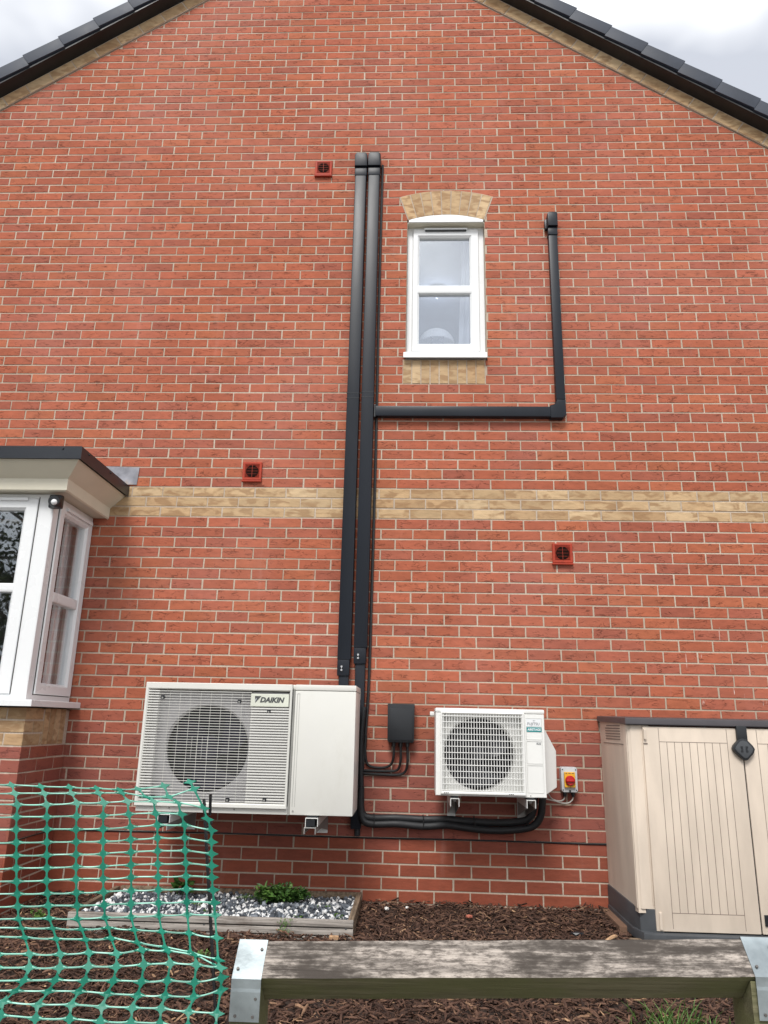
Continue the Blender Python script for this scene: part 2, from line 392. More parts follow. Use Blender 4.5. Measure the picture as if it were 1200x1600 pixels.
pv = MB(); pv.box(-40, 40, -60, -3.25, -.2, .03, 'paving', .01)
tag(pv.build('pavement'), kind='structure')

# ------------------------------------------------------------------ the house
house = thing('brick_house', 'red brick gable end house wall with buff band and white windows', 'house', (-.75, 0, 0))
Z = lambda i: (i + 36.3)*.075
SL, SR = .698, .684
AX, AZ = -.756, 8.10
def roofz(x): return AZ + (x-AX)*SL if x < AX else AZ - (x-AX)*SR
XL, XR = -5.15, 3.70
def clip(poly, a, b, c):                 # keep a*x+b*z <= c
    out = []
    for i in range(len(poly)):
        p, q = poly[i], poly[(i+1) % len(poly)]
        dp, dq = a*p[0]+b*p[1]-c, a*q[0]+b*q[1]-c
        if dp <= 0: out.append(p)
        if dp*dq < 0: t = dp/(dp-dq); out.append((p[0]+(q[0]-p[0])*t, p[1]+(q[1]-p[1])*t))
    return out
def brick(mb, poly, fn, m, proud=0.0, depth=.05, jit=.0012, inset=.0018, tintoff=(0,0,0)):
    n = len(poly)
    if n < 3: return
    area = abs(sum(poly[i][0]*poly[(i+1)%n][1]-poly[(i+1)%n][0]*poly[i][1] for i in range(n)))/2
    if area < 1.5e-4: return
    poly = [(p[0]+random.uniform(-jit,jit), p[1]+random.uniform(-jit,jit)) for p in poly]
    cx = sum(p[0] for p in poly)/n; cz = sum(p[1] for p in poly)/n
    ins = []
    for p in poly:
        d = Vector((cx-p[0], cz-p[1])); l = d.length
        ins.append((p[0]+math.copysign(min(inset,abs(d.x)), d.x), p[1]+math.copysign(min(inset,abs(d.y)), d.y)))
    tx, tz = random.uniform(-.004,.004), random.uniform(-.012,.012); pr = proud + random.uniform(-.0007,.0007)
    vs = [fn(p[0], p[1], -depth) for p in poly] + [fn(p[0], p[1], pr-.0015) for p in poly] + [fn(p[0], p[1], pr+(p[0]-cx)*tx+(p[1]-cz)*tz) for p in ins]
    fs = [(i, (i+1)%n, n+(i+1)%n, n+i) for i in range(n)] + [(n+i, n+(i+1)%n, 2*n+(i+1)%n, 2*n+i) for i in range(n)] + [tuple(2*n+i for i in range(n))]
    mb.add(vs, fs, m, (min(1,max(0,random.random()+tintoff[0])), min(1,max(0,random.random()+tintoff[1])), random.random()))
def panel(mb, u0, u1, i0, i1, fn, holes=(), gable=False, phase=None, mat=None, closers=(0,0)):
    for i in range(i0, i1):
        m = (mat(i) if mat else None) or ('tan' if -3 <= i < 0 else 'eng' if i < -31 else 'brick')
        ph = phase(i); rj = random.uniform(-.006,.006)
        z0, z1 = Z(i)+.0048+random.uniform(-.0008,.0008), Z(i+1)-.0048+random.uniform(-.0008,.0008)
        if m == 'eng': rj *= .3
        k = math.floor((u0-ph)/.225) - 1
        while ph + k*.225 < u1:
            a = ph + k*.225 + .0048 + rj + random.uniform(-.0015,.0015); b = ph + (k+1)*.225 - .0048 + rj + random.uniform(-.0015,.0015); k += 1
            a, b = max(a, u0), min(b, u1)
            if b-a < .012: continue
            segs = [(a, b, z0, z1)]
            for (h0, h1, g0, g1) in holes:
                ns = []
                for (p, q, s, t) in segs:
                    if q <= h0 or p >= h1 or t <= g0 or s >= g1: ns.append((p,q,s,t)); continue
                    if p < h0-.012: ns.append((p, h0, s, t))
                    if q > h1+.012: ns.append((h1, q, s, t))
                    pc, qc = max(p,h0), min(q,h1)
                    if s < g0-.012: ns.append((pc, qc, s, g0-.002))
                    if t > g1+.012: ns.append((pc, qc, g1+.002, t))
                segs = ns
            for (p, q, s, t) in segs:
                poly = [(p,s),(q,s),(q,t),(p,t)]
                if gable:
                    poly = clip(poly, -SL, 1, AZ - AX*SL - .012); poly = clip(poly, SR, 1, AZ + AX*SR - .012)
                # a bluish purple brick now and then, more of them low down on the right
                off = (0, .0, 0)
                if m == 'brick' and random.random() < .08: off = (-.3, .4, 0)
                brick(mb, poly, fn, m, tintoff=off)
WIN = (-.078, .540, 3.745, 5.00)
BAYH = (-4.42, -2.48, 1.19, 2.46)
rowshift = {}
def wall_phase(i):
    if i not in rowshift: rowshift[i] = random.uniform(-.010,.010)
    base = -1.594 if i % 2 else -1.594 + .1125
    if i < -31: base += .06
    return base + rowshift[i]
wb = MB()
ia, ib = math.floor(-.5/.075), 0
apex_course = int((AZ/.075) - 36.3) + 1
# window surround holes: the arch and the soldier panel under the sill have their own bricks
arch_hole = (WIN[0]-.05, WIN[1]+.05, 4.965, 5.20)
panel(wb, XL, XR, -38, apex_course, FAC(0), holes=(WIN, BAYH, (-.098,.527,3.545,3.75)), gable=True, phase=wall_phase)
# mortar sheet with the openings left out
def mortar_rects(mb, X0, X1, Z0, Z1, holes, y, gable=True):
    xs = sorted({X0, X1, *[h[0] for h in holes], *[h[1] for h in holes]}); zs = sorted({Z0, Z1, 5.0 if gable else Z1, *[h[2] for h in holes], *[h[3] for h in holes]})
    for a, b in zip(xs, xs[1:]):
        for c, d in zip(zs, zs[1:]):
            if any(a >= h[0]-1e-6 and b <= h[1]+1e-6 and c >= h[2]-1e-6 and d <= h[3]+1e-6 for h in holes): continue
            poly = [(a,c),(b,c),(b,d),(a,d)]
            if gable: poly = clip(clip(poly, -SL, 1, AZ-AX*SL-.004), SR, 1, AZ+AX*SR-.004)
            if len(poly) > 2: mb.add([(p[0], y, p[1]) for p in poly] + [(p[0], y+.1, p[1]) for p in poly], [tuple(range(len(poly))), tuple(range(len(poly),2*len(poly)))[::-1]] + [(i,(i+1)%len(poly),len(poly)+(i+1)%len(poly),len(poly)+i) for i in range(len(poly))], 'mortar')
mortar_rects(wb, XL, XR, -.25, 8.3, [WIN, BAYH], .0032)
wall = wb.build('wall', house, tint=True, recalc=False)
dp = MB(); 
dp.tube([(x, -.002+.001*sin(x*9), Z(-31)+.002*sin(x*4)) for x in [-2.3+i*.25 for i in range(25)]], .005, 'black', 6)
dp.build('damp_proof_course', house)
# rest of the house volume behind the gable (side walls, back)
sh = MB()
for x0, x1 in ((XL, XL+.1), (XR-.1, XR)): sh.box(x0, x1, .11, 9, -.2, 4.95, 'brick')
sh.box(XL, XR, 9.01, 9.1, -.2, 4.95, 'brick'); sh.build('side_wall', house, tint=True)

# arch over the window: nine buff voussoirs with wedge shaped joints
ar = MB(); c0 = Vector((.233, 4.075)); R0, R1 = .955, 1.185     # centre of the curve
a_half = math.asin((.233+.066)/R0)
fnA = FAC(.0)
mort = [(c0.x+R0*sin(t), c0.y+R0*cos(t)) for t in [(-1+2*i/16)*a_half*1.02 for i in range(17)]] + [(c0.x+R1*sin(t), c0.y+R1*cos(t)) for t in [(1-2*i/16)*a_half*1.02 for i in range(17)]]
for i in range(16):
    q = [mort[i], mort[i+1], mort[-2-i], mort[-1-i]]; ar.prism(q, fnA, -.03, .0022, 'mortar')
for i in range(9):
    t0 = (-1 + 2*i/9)*a_half; t1 = (-1 + 2*(i+1)/9)*a_half; tm = (t0+t1)/2; wv = R0*(t1-t0)/2 - .003
    d = Vector((sin(tm), cos(tm))); s = Vector((d.y, -d.x))
    w2 = wv + .006
    poly = [c0 + d*R0 - s*wv, c0 + d*R0 + s*wv, c0 + d*(R1-.004) + s*w2, c0 + d*(R1-.004) - s*w2]
    brick(ar, [(p.x, p.y) for p in poly][::-1], fnA, 'tan', proud=.0052, jit=.002)
ar.build('window_arch', house, tint=True)
# soldier course under the sill
so = MB(); so.prism([(-.098,3.546),(.527,3.546),(.527,3.75),(-.098,3.75)], FAC(0), -.03, -.0024, 'mortar')
for i in range(9):
    a = -.093 + i*.0688; brick(so, [(a,3.551),(a+.0605,3.551),(a+.0605,3.742),(a,3.742)], FAC(0), 'tan', proud=.0012)
so.build('soldier_course', house, tint=True)

# ring of frame members with a sloping glazing bead
def ring(mb, fn, u0, u1, v0, v1, wl, wr, wb_, wt, d0, d1, m='white', ch=.012, mitre=False):
    O = [(u0,v0),(u1,v0),(u1,v1),(u0,v1)]; I = [(u0+wl,v0+wb_),(u1-wr,v0+wb_),(u1-wr,v1-wt),(u0+wl,v1-wt)]
    C = [(I[0][0]-ch,I[0][1]-ch),(I[1][0]+ch,I[1][1]-ch),(I[2][0]+ch,I[2][1]+ch),(I[3][0]-ch,I[3][1]+ch)]
    e = .003; E_ = [(O[0][0]+e,O[0][1]+e),(O[1][0]-e,O[1][1]+e),(O[2][0]-e,O[2][1]-e),(O[3][0]+e,O[3][1]-e)]
    vs = [fn(*p, d0) for p in O] + [fn(*p, d1-e) for p in O] + [fn(*p, d1) for p in E_] + [fn(*p, d1) for p in C] + [fn(*p, d1-ch) for p in I] + [fn(*p, d0) for p in I]
    fs = []
    for k in range(5):
        for i in range(4): j = (i+1) % 4; fs.append((k*4+i, k*4+j, (k+1)*4+j, (k+1)*4+i))
    for i in range(4): j = (i+1) % 4; fs.append((20+i, 20+j, j, i))
    mb.add(vs, fs, m)
F = FAC(0)
def pane(fn, u0, u1, v0, v1, d, mat, parent, name='pane'):
    p = MB(); p.prism([(u0,v0),(u1,v0),(u1,v1),(u0,v1)], fn, d-.004, d, mat); return p.build(name, parent)
# --- landing window
fr = MB()
ring(fr, F, WIN[0]+.004, WIN[1]-.004, 3.80, 4.985, .052, .052, .05, .05, -.135, -.072)
ring(fr, F, -.028, .492, 3.846, 4.94, .050, .070, .074, .072, -.125, -.058, ch=.016)
fr.prism([(.022-.03,4.358),(.422+.03,4.358),(.422+.03,4.428),(.022-.03,4.428)], F, -.12, -.060, 'white', .014)
wf = fr.build('window', house)
pane(F, .012, .432, 4.41, 4.88, -.092, 'glass', wf); pane(F, .012, .432, 3.91, 4.37, -.092, 'glass', wf)
sl = MB(); sl.box(-.094, .537, -.045, .13, 3.764, 3.79, 'white', .006); sl.box(-.094, .537, -.045, -.035, 3.744, 3.768, 'white', .004)
sl.build('sill', wf)
tv = MB(); tv.box(.06, .405, -.002+.058-.012, .058, 4.925, 4.944, 'white', .003); tv.box(.068, .397, .040, .0575, 4.917, 4.9245, 'black'); tv.build('trickle_vent', wf)
hd = MB(); pts = [(c0.x+R0*sin(t), c0.y+R0*cos(t)) for t in [(-1+2*i/14)*a_half*.985 for i in range(15)]]
hd.prism([(WIN[0]+.012, 4.962)] + pts + [(WIN[1]-.012, 4.962)], FAC(0), -.06, .004, 'white', .002)
hd.box(WIN[0]+.002, WIN[1]-.002, .004, .13, 4.957, 4.9615, 'cream'); hd.build('arch_insert', wf)
rv = MB()
for x0, x1 in ((WIN[0]-.02, WIN[0]+.003), (WIN[1]-.003, WIN[1]+.02)): rv.box(x0, x1, .006, .14, 3.79, 4.96, 'mortar')
build_each(rv, 'reveal', wf)
ir = MB()                                  # the room behind
for b_ in ((-.9,-.8,.15,2.8,3.2,5.2),(1.7,1.8,.15,2.8,3.2,5.2),(-.9,1.8,2.8,2.9,3.2,5.2),(-.9,1.8,.15,2.8,5.115,5.3),(-.9,1.8,.15,2.8,3.1,3.2)): ir.box(*b_, 'roomwall')
for b_ in ((-.9,WIN[0],.12,.15,3.2,5.2),(WIN[1],1.8,.12,.15,3.2,5.2),(WIN[0],WIN[1],.12,.15,5.0,5.2),(WIN[0],WIN[1],.12,.15,3.2,3.78)): ir.box(*b_, 'roomwall')
ir.box(-.1,.56,.14,.34,3.80,3.825,'white',.004); ir.build('room_lining', house)

# --- verge: buff bricks on the slope, dark undercloak, stepped verge tiles
for side, S in ((-1, SL), (1, SR)):
    ang = math.atan(S); L_ = 5.4; dx, dz = side*cos(ang), -sin(ang); nx, nz_ = side*sin(ang), cos(ang)
    def FS(u, v, d): return (AX + dx*u + nx*v, -d, AZ + dz*u + nz_*v)
    vb = MB(); vb.prism([(0,.0),(L_,0),(L_,.112),(0,.112)], FS, -.1, .010, 'mortar')
    k = 0; u = .02
    while u < L_-.2:
        brick(vb, [(u+.004,.004),(u+.219,.004),(u+.219,.105),(u+.004,.105)], FS, 'tan', proud=.0135, depth=-.0, jit=.0015); u += .225
    vb.build('verge_course', house, tint=True)
    rf = MB(); rf.prism([(-.02,.125),(L_+.35,.125),(L_+.35,.19),(-.02,.19)], FS, -9.3, .02, 'tile')
    roof = rf.build('roof', house)
    uc = MB(); uc.prism([(-.0,.112),(L_+.3,.112),(L_+.3,.1245),(0,.1245)], FS, .0, .125, 'black'); uc.build('undercloak', roof)
    u = -.05 ; j = 0
    while u < L_+.2:
        vt = MB(); lift = .004*random.random()
        def FT(a, b, d, u=u, lift=lift): return FS(u + a, .126 + b + .018*(a/.35) + lift, d)
        vt.prism([(.0005,.0),(.3445,.0),(.3445,.112),(.0005,.112)], FT, -.25, .142, 'tile', .004)
        vt.build('verge_tile', roof, smooth=True); u += .345

# ------------------------------------------------------------------ bay window (a part of the house)
BX0, BX1, BY = -4.60, -2.30, -.585
SIDE = lambda x: (lambda u, v, d: (x + d, u, v))
bb = MB(); itop = -21
fnF, fnS = FAC(BY), SIDE(BX1)
def bay_mat(i): return 'eng' if i < -31 else ('tan' if i >= -24 else 'brick')
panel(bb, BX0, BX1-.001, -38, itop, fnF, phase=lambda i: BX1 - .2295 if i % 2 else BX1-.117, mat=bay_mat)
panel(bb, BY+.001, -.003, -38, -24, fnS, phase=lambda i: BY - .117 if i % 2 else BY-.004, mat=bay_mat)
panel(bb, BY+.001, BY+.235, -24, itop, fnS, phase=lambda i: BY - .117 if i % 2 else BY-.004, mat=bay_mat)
u = BY+.243
while u < -.05:
    brick(bb, [(u,Z(-24)+.005),(u+.0645,Z(-24)+.005),(u+.0645,Z(-21)-.004),(u,Z(-21)-.004)], fnS, 'tan'); u += .0735
bb.box(BX0, BX1-.0032, BY+.0032, -.0045, -.25, Z(itop)-.01, 'mortar')
base = bb.build('bay_base', house, tint=True, recalc=False)
bd = MB(); bd.tube([(-2.3+.003, -.004, Z(-31)), (BX1+.003, BY-.003, Z(-31)+.0), (BX0, BY-.003, Z(-31))], .0035, 'black', 5, smooth=False); bd.build('damp_proof_course', base)
bs = MB(); SZ = 1.152
sp_ = [(BX0-.05, .0), (BX0-.05, BY-.085), (BX1+.065, BY-.085), (BX1+.065, -.001)]
bs.prism(sp_, lambda u, v, d: (u, v, d), SZ, SZ+.038, 'white', .006)
bsill = bs.build('bay_sill', house)
WX, WY = BX1-.012, BY-.012         # outer faces of the frames
fnWF, fnWS = FAC(WY), SIDE(WX)
bf = MB(); V0, V1 = SZ+.038, 2.475
ring(bf, fnWF, -3.05, WX-.004, V0, V1, .05, .105, .045, .04, -.075, 0, ch=.01)
ring(bf, fnWF, -3.00, WX-.100, V0+.034, V1-.034, .075, .088, .07, .075, -.06, .013, ch=.016)
bf.prism([(-2.94,1.835),(-2.475,1.835),(-2.475,1.893),(-2.94,1.893)], fnWF, -.05, .011, 'white', .014)
for a in (-3.82, -4.59): ring(bf, fnWF, a, a+.76, V0, V1, .10, .10, .10, .10, -.075, 0, ch=.016)
w1 = bf.build('bay_front_window', house)
pane(fnWF, -2.94, -2.47, 1.88, 2.40, -.02, 'glassdark', w1); pane(fnWF, -2.94, -2.47, 1.27, 1.85, -.02, 'glassdark', w1)
for a in (-3.82, -4.59): pane(fnWF, a+.09, a+.67, 1.28, 2.39, -.02, 'glassdark', w1)
t1 = MB(); t1.box(-2.95, -2.475, WY-.027, WY-.012, 2.425, 2.446, 'white', .004); t1.build('trickle_vent', w1)
bs_ = MB()
ring(bs_, fnWS, WY+.001, -.008, V0, V1, .085, .035, .045, .04, -.075, .0, ch=.006)
ring(bs_, fnWS, WY+.078, -.030, V0+.036, V1-.030, .072, .078, .07, .075, -.06, .013, ch=.016)
bs_.prism([(WY+.14,1.800),(-.10,1.800),(-.10,1.868),(WY+.14,1.868)], fnWS, -.05, .011, 'white', .014)
w2 = bs_.build('bay_side_window', house)
sm = MB(); sm.prism([(WY+.0735,V0+.03),(WY+.0775,V0+.03),(WY+.0775,V1-.02),(WY+.0735,V1-.02)], fnWS, -.002, .0035, 'darkgap'); sm.prism([(WY+.078,V0+.0315),(-.03,V0+.0315),(-.03,V0+.035),(WY+.078,V0+.035)], fnWS, -.002, .0035, 'darkgap'); sm.build('sash_gap', w2)
sm = MB(); sm.prism([(WX-.0995,V0+.03),(WX-.0965,V0+.03),(WX-.0965,V1-.02),(WX-.0995,V1-.02)], fnWF, -.002, .0035, 'darkgap'); sm.build('sash_gap', w1)
pane(fnWS, WY+.14, -.10, 1.86, 2.39, -.02, 'glassside', w2); pane(fnWS, WY+.14, -.10, 1.29, 1.81, -.02, 'glassside', w2)
t2 = MB(); t2.box(WX+.013, WX+.030, WY+.15, -.06, 2.404, 2.424, 'white', .004); t2.build('trickle_vent', w2)
# frames and dim room seen through the side glass
bi = MB()
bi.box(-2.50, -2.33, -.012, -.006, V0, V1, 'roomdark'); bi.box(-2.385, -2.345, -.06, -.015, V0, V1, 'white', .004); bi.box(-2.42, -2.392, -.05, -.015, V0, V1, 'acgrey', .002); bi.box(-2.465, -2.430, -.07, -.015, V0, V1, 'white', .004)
for y0_, y1_, x_ in ((-.275,-.245,-2.365),(-.235,-.212,-2.38),(-.195,-.175,-2.40)): bi.box(x_-.02, x_, y0_, y1_, V0, V1, 'white', .003)
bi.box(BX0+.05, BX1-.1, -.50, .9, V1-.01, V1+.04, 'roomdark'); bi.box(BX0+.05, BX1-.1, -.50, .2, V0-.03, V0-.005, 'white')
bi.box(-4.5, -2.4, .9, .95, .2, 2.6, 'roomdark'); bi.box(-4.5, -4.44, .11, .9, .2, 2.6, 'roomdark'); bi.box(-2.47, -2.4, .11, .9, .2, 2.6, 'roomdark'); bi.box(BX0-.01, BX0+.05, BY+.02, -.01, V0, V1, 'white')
bi.build('bay_lining', house)
# roof: black trim over a coved cream cornice
def sweep(mb, prof, m):     # prof: list of (outset from bay faces, z); run along left, front, right
    path = lambda o: [(BX0-o, -.002), (BX0-o, BY-o), (BX1+o, BY-o), (BX1+o, -.002)]
    vs = []; n = len(prof)
    for o, z in prof: vs += [(x, y, z) for x, y in path(o)]
    fs = [(k*4+i, k*4+i+1, ((k+1)%n)*4+i+1, ((k+1)%n)*4+i) for k in range(n) for i in range(3)]
    fs += [tuple(k*4 for k in range(n)), tuple(k*4+3 for k in range(n))[::-1]]
    mb.add(vs, fs, m)
br = MB(); br.prism([(BX0-.2,-.002),(BX0-.2,BY-.2),(BX1+.2,BY-.2),(BX1+.2,-.002)], lambda u,v,d: (u,v,d), 2.66, 2.722, 'roofblack')
sweep(br, [(.06,2.655),(.212,2.655),(.212,2.648),(.222,2.645),(.222,2.724),(.212,2.732),(.10,2.732)], 'roofblack')
broof = br.build('bay_roof', house)
cn_ = MB(); sweep(cn_, [(-.02,2.650),(.196,2.650),(.185,2.632),(.10,2.552),(.10,2.478),(.090,2.470),(.082,2.478),(-.02,2.478)], 'cream'); cn_.build('cornice', broof)
scn = MB()
for x in (-2.20, -2.72, -3.4): scn.lathe([(.008,0),(.006,.006)], (x, BY-.222, 2.712), (0,-1,0), 'black', 10)
for y in (-.70, -.35): scn.lathe([(.008,0),(.006,.006)], (BX1+.222, y, 2.708), (1,0,0), 'black', 10)
build_each(scn, 'trim_screw', broof)
ld = MB(); ld.prism([(-4.75,2.735),(-2.025,2.735),(-2.018,2.868),(-2.4,2.878),(-4.75,2.88)], FAC(-.003), -.001, .004, 'lead'); 
lo = ld.build('lead_flashing', broof)
# motion sensor under the cornice corner
ms = thing('motion_sensor', 'small black sensor with white dome at the corner of the bay window', 'motion sensor', (-2.30, BY-.02, 2.45))
a = MB(); a.box(-2.328, -2.246, -.645, -.600, 2.372, 2.460, 'black', .012); a.lathe([(.040,0),(.040,.03),(.031,.045)], (-2.282,-.64,2.412), (.25,-1,-.12), 'black', 20); a.build('housing', ms, smooth=True)
a = MB(); a.lathe([(.019,0),(.017,.008),(.011,.014),(.003,.017)], (-2.270,-.684,2.398), (.25,-1,-.12), 'white', 20); a.build('lens', ms, smooth=True)
# things on the landing window ledge
lp = MB(); prof = [(.145*math.sqrt(max(0,1-(t/8)**2)), .13*t/8) for t in range(0,9)]; lp.lathe(prof, (.165,.30,4.035), (0,0,1), 'lampshade', 28); lp.lathe([(.05,-.19),(.02,-.17),(.012,0)], (.165,.30,4.02), (0,0,1), 'lampshade', 16)
tag(lp.build('table_lamp', smooth=True), 'white dome shaded lamp behind the lower pane of the upstairs window', 'lamp')
ct = MB(); ct.prism([(.118,3.88),(.214,3.88),(.220,3.98),(.222,4.036),(.195,4.004),(.167,4.008),(.139,4.004),(.112,4.036),(.114,3.98)], FAC(.155), -.02, .005, 'cat', .006)
ct.box(.125,.205,.15,.175,3.826,3.90,'cat',.01); tag(ct.build('cat_ornament'), 'small dark ornament with two pointed ears in front of the lamp upstairs', 'ornament')
cu = MB(); nn = 28; vs = []
for k in range(nn+1):
    t = k/nn; z = 3.835 + t*1.25; xl = .335 + .055*t**1.3
    for q in range(15): s_ = q/14; vs.append((xl + (.50-xl)*s_, .22 + .018*sin(s_*22+t*1.5), z))
cu.add(vs, [(k*15+q, k*15+q+1, (k+1)*15+q+1, (k+1)*15+q) for k in range(nn) for q in range(14)], 'curtain')
o = cu.build('curtain', smooth=True); tag(o, 'long white curtain gathered at the right side of the upstairs window', 'curtain')
md = o.modifiers.new('thickness', 'SOLIDIFY'); md.thickness = .003
cl = MB(); cl.lathe([(.020,0),(.050,.008),(.055,.022),(.010,.030)], (.20,1.2,5.062), (0,0,1), 'lit', 20); cl.lathe([(.06,0),(.06,.024)], (.20,1.2,5.09), (0,0,1), 'white', 20); tag(cl.build('ceiling_light'), 'small lit yellow ceiling light seen through the upstairs window', 'ceiling light')
ld_ = bpy.data.lights.new('ceiling_lamp_light', 'POINT'); ld_.energy = 2; ld_.shadow_soft_size = .015; ld_.color = (.95,.97,1); lo_ = bpy.data.objects.new('ceiling_lamp_light', ld_); COL.objects.link(lo_); lo_.location = (.20, 1.2, 5.040)

# ------------------------------------------------------------------ extractor vents on the wall
def vent(loc):
    t = thing('wall_vent', '', 'vent', loc, 'terracotta vent grilles on the brick wall')
    x, y, z = loc; h = .069; a = MB()
    ring(a, FAC(y), x-h, x+h, z-h, z+h, .018, .018, .018, .018, .0, .020, 'terra', .004)
    for k in range(11):
        zz = z-.048+k*.0096; a.box(x-.052, x+.052, y-.017, y-.004, zz-.0018, zz+.0018, 'terra')
    a.box(x-.052, x+.052, y-.006, y-.001, z-.052, z+.052, 'terra'); a.box(x-.072, x+.072, y-.024, y, z-h-.012, z-h-.002, 'terra', .002)
    a.build('frame', t)
    a = MB(); a.lathe([(.045,0),(.045,.0135)], (x, y-.006, z), (0,-1,0), 'ventdark', 28); a.build('duct_opening', t)
    a = MB(); a.box(x-.0012, x+.0012, y-.0215, y-.0197, z-.045, z+.045, 'terra')
    for k in range(3): zz = z-.022+k*.022; w_ = math.sqrt(max(0,.041**2-(zz-z)**2)); a.box(x-w_, x+w_, y-.0212, y-.0197, zz-.0007, zz+.0007, 'terra')
    a.build('guard', t); return t
for loc, lb in (((-.772,-.001,5.478),'terracotta vent grille at the left of the black trunking tops, highest of the three'),
                ((-1.180,-.001,2.842),'terracotta vent grille just above the buff band, left of the black trunking'),
                ((1.032,-.001,2.258),'terracotta vent grille below the buff band, right of the black trunking')):
    vent(loc)['label'] = lb
    # all three have their own label

# ------------------------------------------------------------------ trunking
def duct(mb, x0, x1, z0, z1, d=.065, m='trunk', y=0.0):
    mb.box(x0, x1, y-d, y-.001, z0, z1, m, .009)
def trunk_run(x0, x1, ztop, zbot, label, coupl):
    t = thing('pipe_trunking', label, 'trunking', ((x0+x1)/2, 0, 0.4), 'black vertical pipe trunkings')
    a = MB(); duct(a, x0+.003, x1-.003, coupl, ztop-.14); a.build('duct', t, smooth=True)
    a = MB(); duct(a, x0-.001, x1+.001, ztop-.215, ztop-.142, .0685); a.build('joint_cover', t, smooth=True)
    a = MB()
    a.prism([(x0-.003,ztop-.13),(x1+.003,ztop-.13),(x1+.003,ztop-.02),(x1-.012,ztop),(x0+.012,ztop),(x0-.003,ztop-.02)], FAC(0), .001, .082, 'trunk', .012)
    a.build('end_cap', t, smooth=True)
    a = MB(); duct(a, x0+.016, x1-.014, zbot, coupl-.05, .050); a.build('lower_duct', t, smooth=True)
    a = MB(); duct(a, x0+.004, x1-.010, coupl-.105, coupl+.004, .062)
    c = MB()
    for q in (0, .022): c.lathe([(.009,0),(.0095,.004),(.006,.010)], (x0+.035, -.062, coupl-.045-q), (0,-1,0), 'steel', 10)
    a.build('coupler', t, smooth=True); c.build('screw', t)
    a = MB()
    for zz in (3.40, 3.44) if x0 < -.45 else (3.41, 3.45): a.box(x0+.001, x1-.001, -.0665, -.001, zz, zz+.003, 'black')
    a.build('seam', t); return t
trunk_run(-.508, -.411, 5.575, .60, 'left one of the two side by side black wall trunkings, rising behind the large unit', 1.50)
trunk_run(-.400, -.303, 5.578, .45, 'right one of the two side by side wall trunkings, joined by the horizontal branch', 1.58)
br_ = thing('branch_trunking', 'thinner black trunking running under the upstairs window and up its right side', 'trunking', (.4, 0, 3.3))
a = MB(); a.box(-.300, 1.035, -.055, -.001, 3.266, 3.346, 'trunk', .008); a.build('horizontal_duct', br_, smooth=True)
a = MB(); a.prism([(.985,3.256),(1.075,3.256),(1.098,3.279),(1.098,3.40),(1.028,3.40),(1.028,3.354),(.985,3.354)], FAC(0), .001, .060, 'trunk', .008); a.build('elbow', br_, smooth=True)
a = MB(); a.box(1.030, 1.098, -.055, -.001, 3.402, 4.80, 'trunk', .008); a.build('vertical_duct', br_, smooth=True)
a = MB(); a.box(1.027, 1.101, -.060, -.001, 4.80, 4.865, 'trunk', .006); a.build('joint_cover', br_, smooth=True)
a = MB(); a.prism([(1.025,4.872),(1.103,4.872),(1.103,4.985),(1.093,4.998),(1.035,4.998),(1.025,4.985)], FAC(0), .001, .078, 'trunk', .010)
a.box(1.006, 1.030, -.040, -.001, 4.868, 4.955, 'black', .008); a.build('end_cap', br_, smooth=True)
a = MB(); a.box(-.302, -.290, -.060, -.001, 3.255, 3.355, 'black', .003); a.build('collar', br_)
# cable and pipes beside the pair
a = MB(); a.tube([(-.286,-.012,5.50),(-.288,-.012,4.2),(-.284,-.012,3.0),(-.288,-.012,1.9),(-.292,-.014,1.35),(-.306,-.016,1.02),(-.318,-.018,.80),(-.320,-.02,.70)], .010, 'cable', 8)
tag(a.build('black_cable', smooth=True), 'thin black cable running down the right edge of the paired trunkings', 'cable')
a = MB(); a.tube([(-.342,-.03,1.30),(-.342,-.03,.9),(-.340,-.02,.41)], .019, 'foam', 10, smooth=False)
tag(a.build('drain_pipe', smooth=True), 'black pipe dropping straight down beside the large unit to the joint line', 'pipe')
a = MB(); a.tube([(-.318,-.045,1.20),(-.330,-.045,1.0),(-.326,-.045,.8),(-.316,-.045,.62)], .017, 'foam', 10)
for z_ in (1.0, 1.02, .85): a.lathe([(.020,0),(.020,.005)], (-.329,-.045,z_), (0,0,1), 'cable', 12)
tag(a.build('taped_pipe', smooth=True), 'short taped black pipe between trunking end and the low pipe bend', 'pipe')

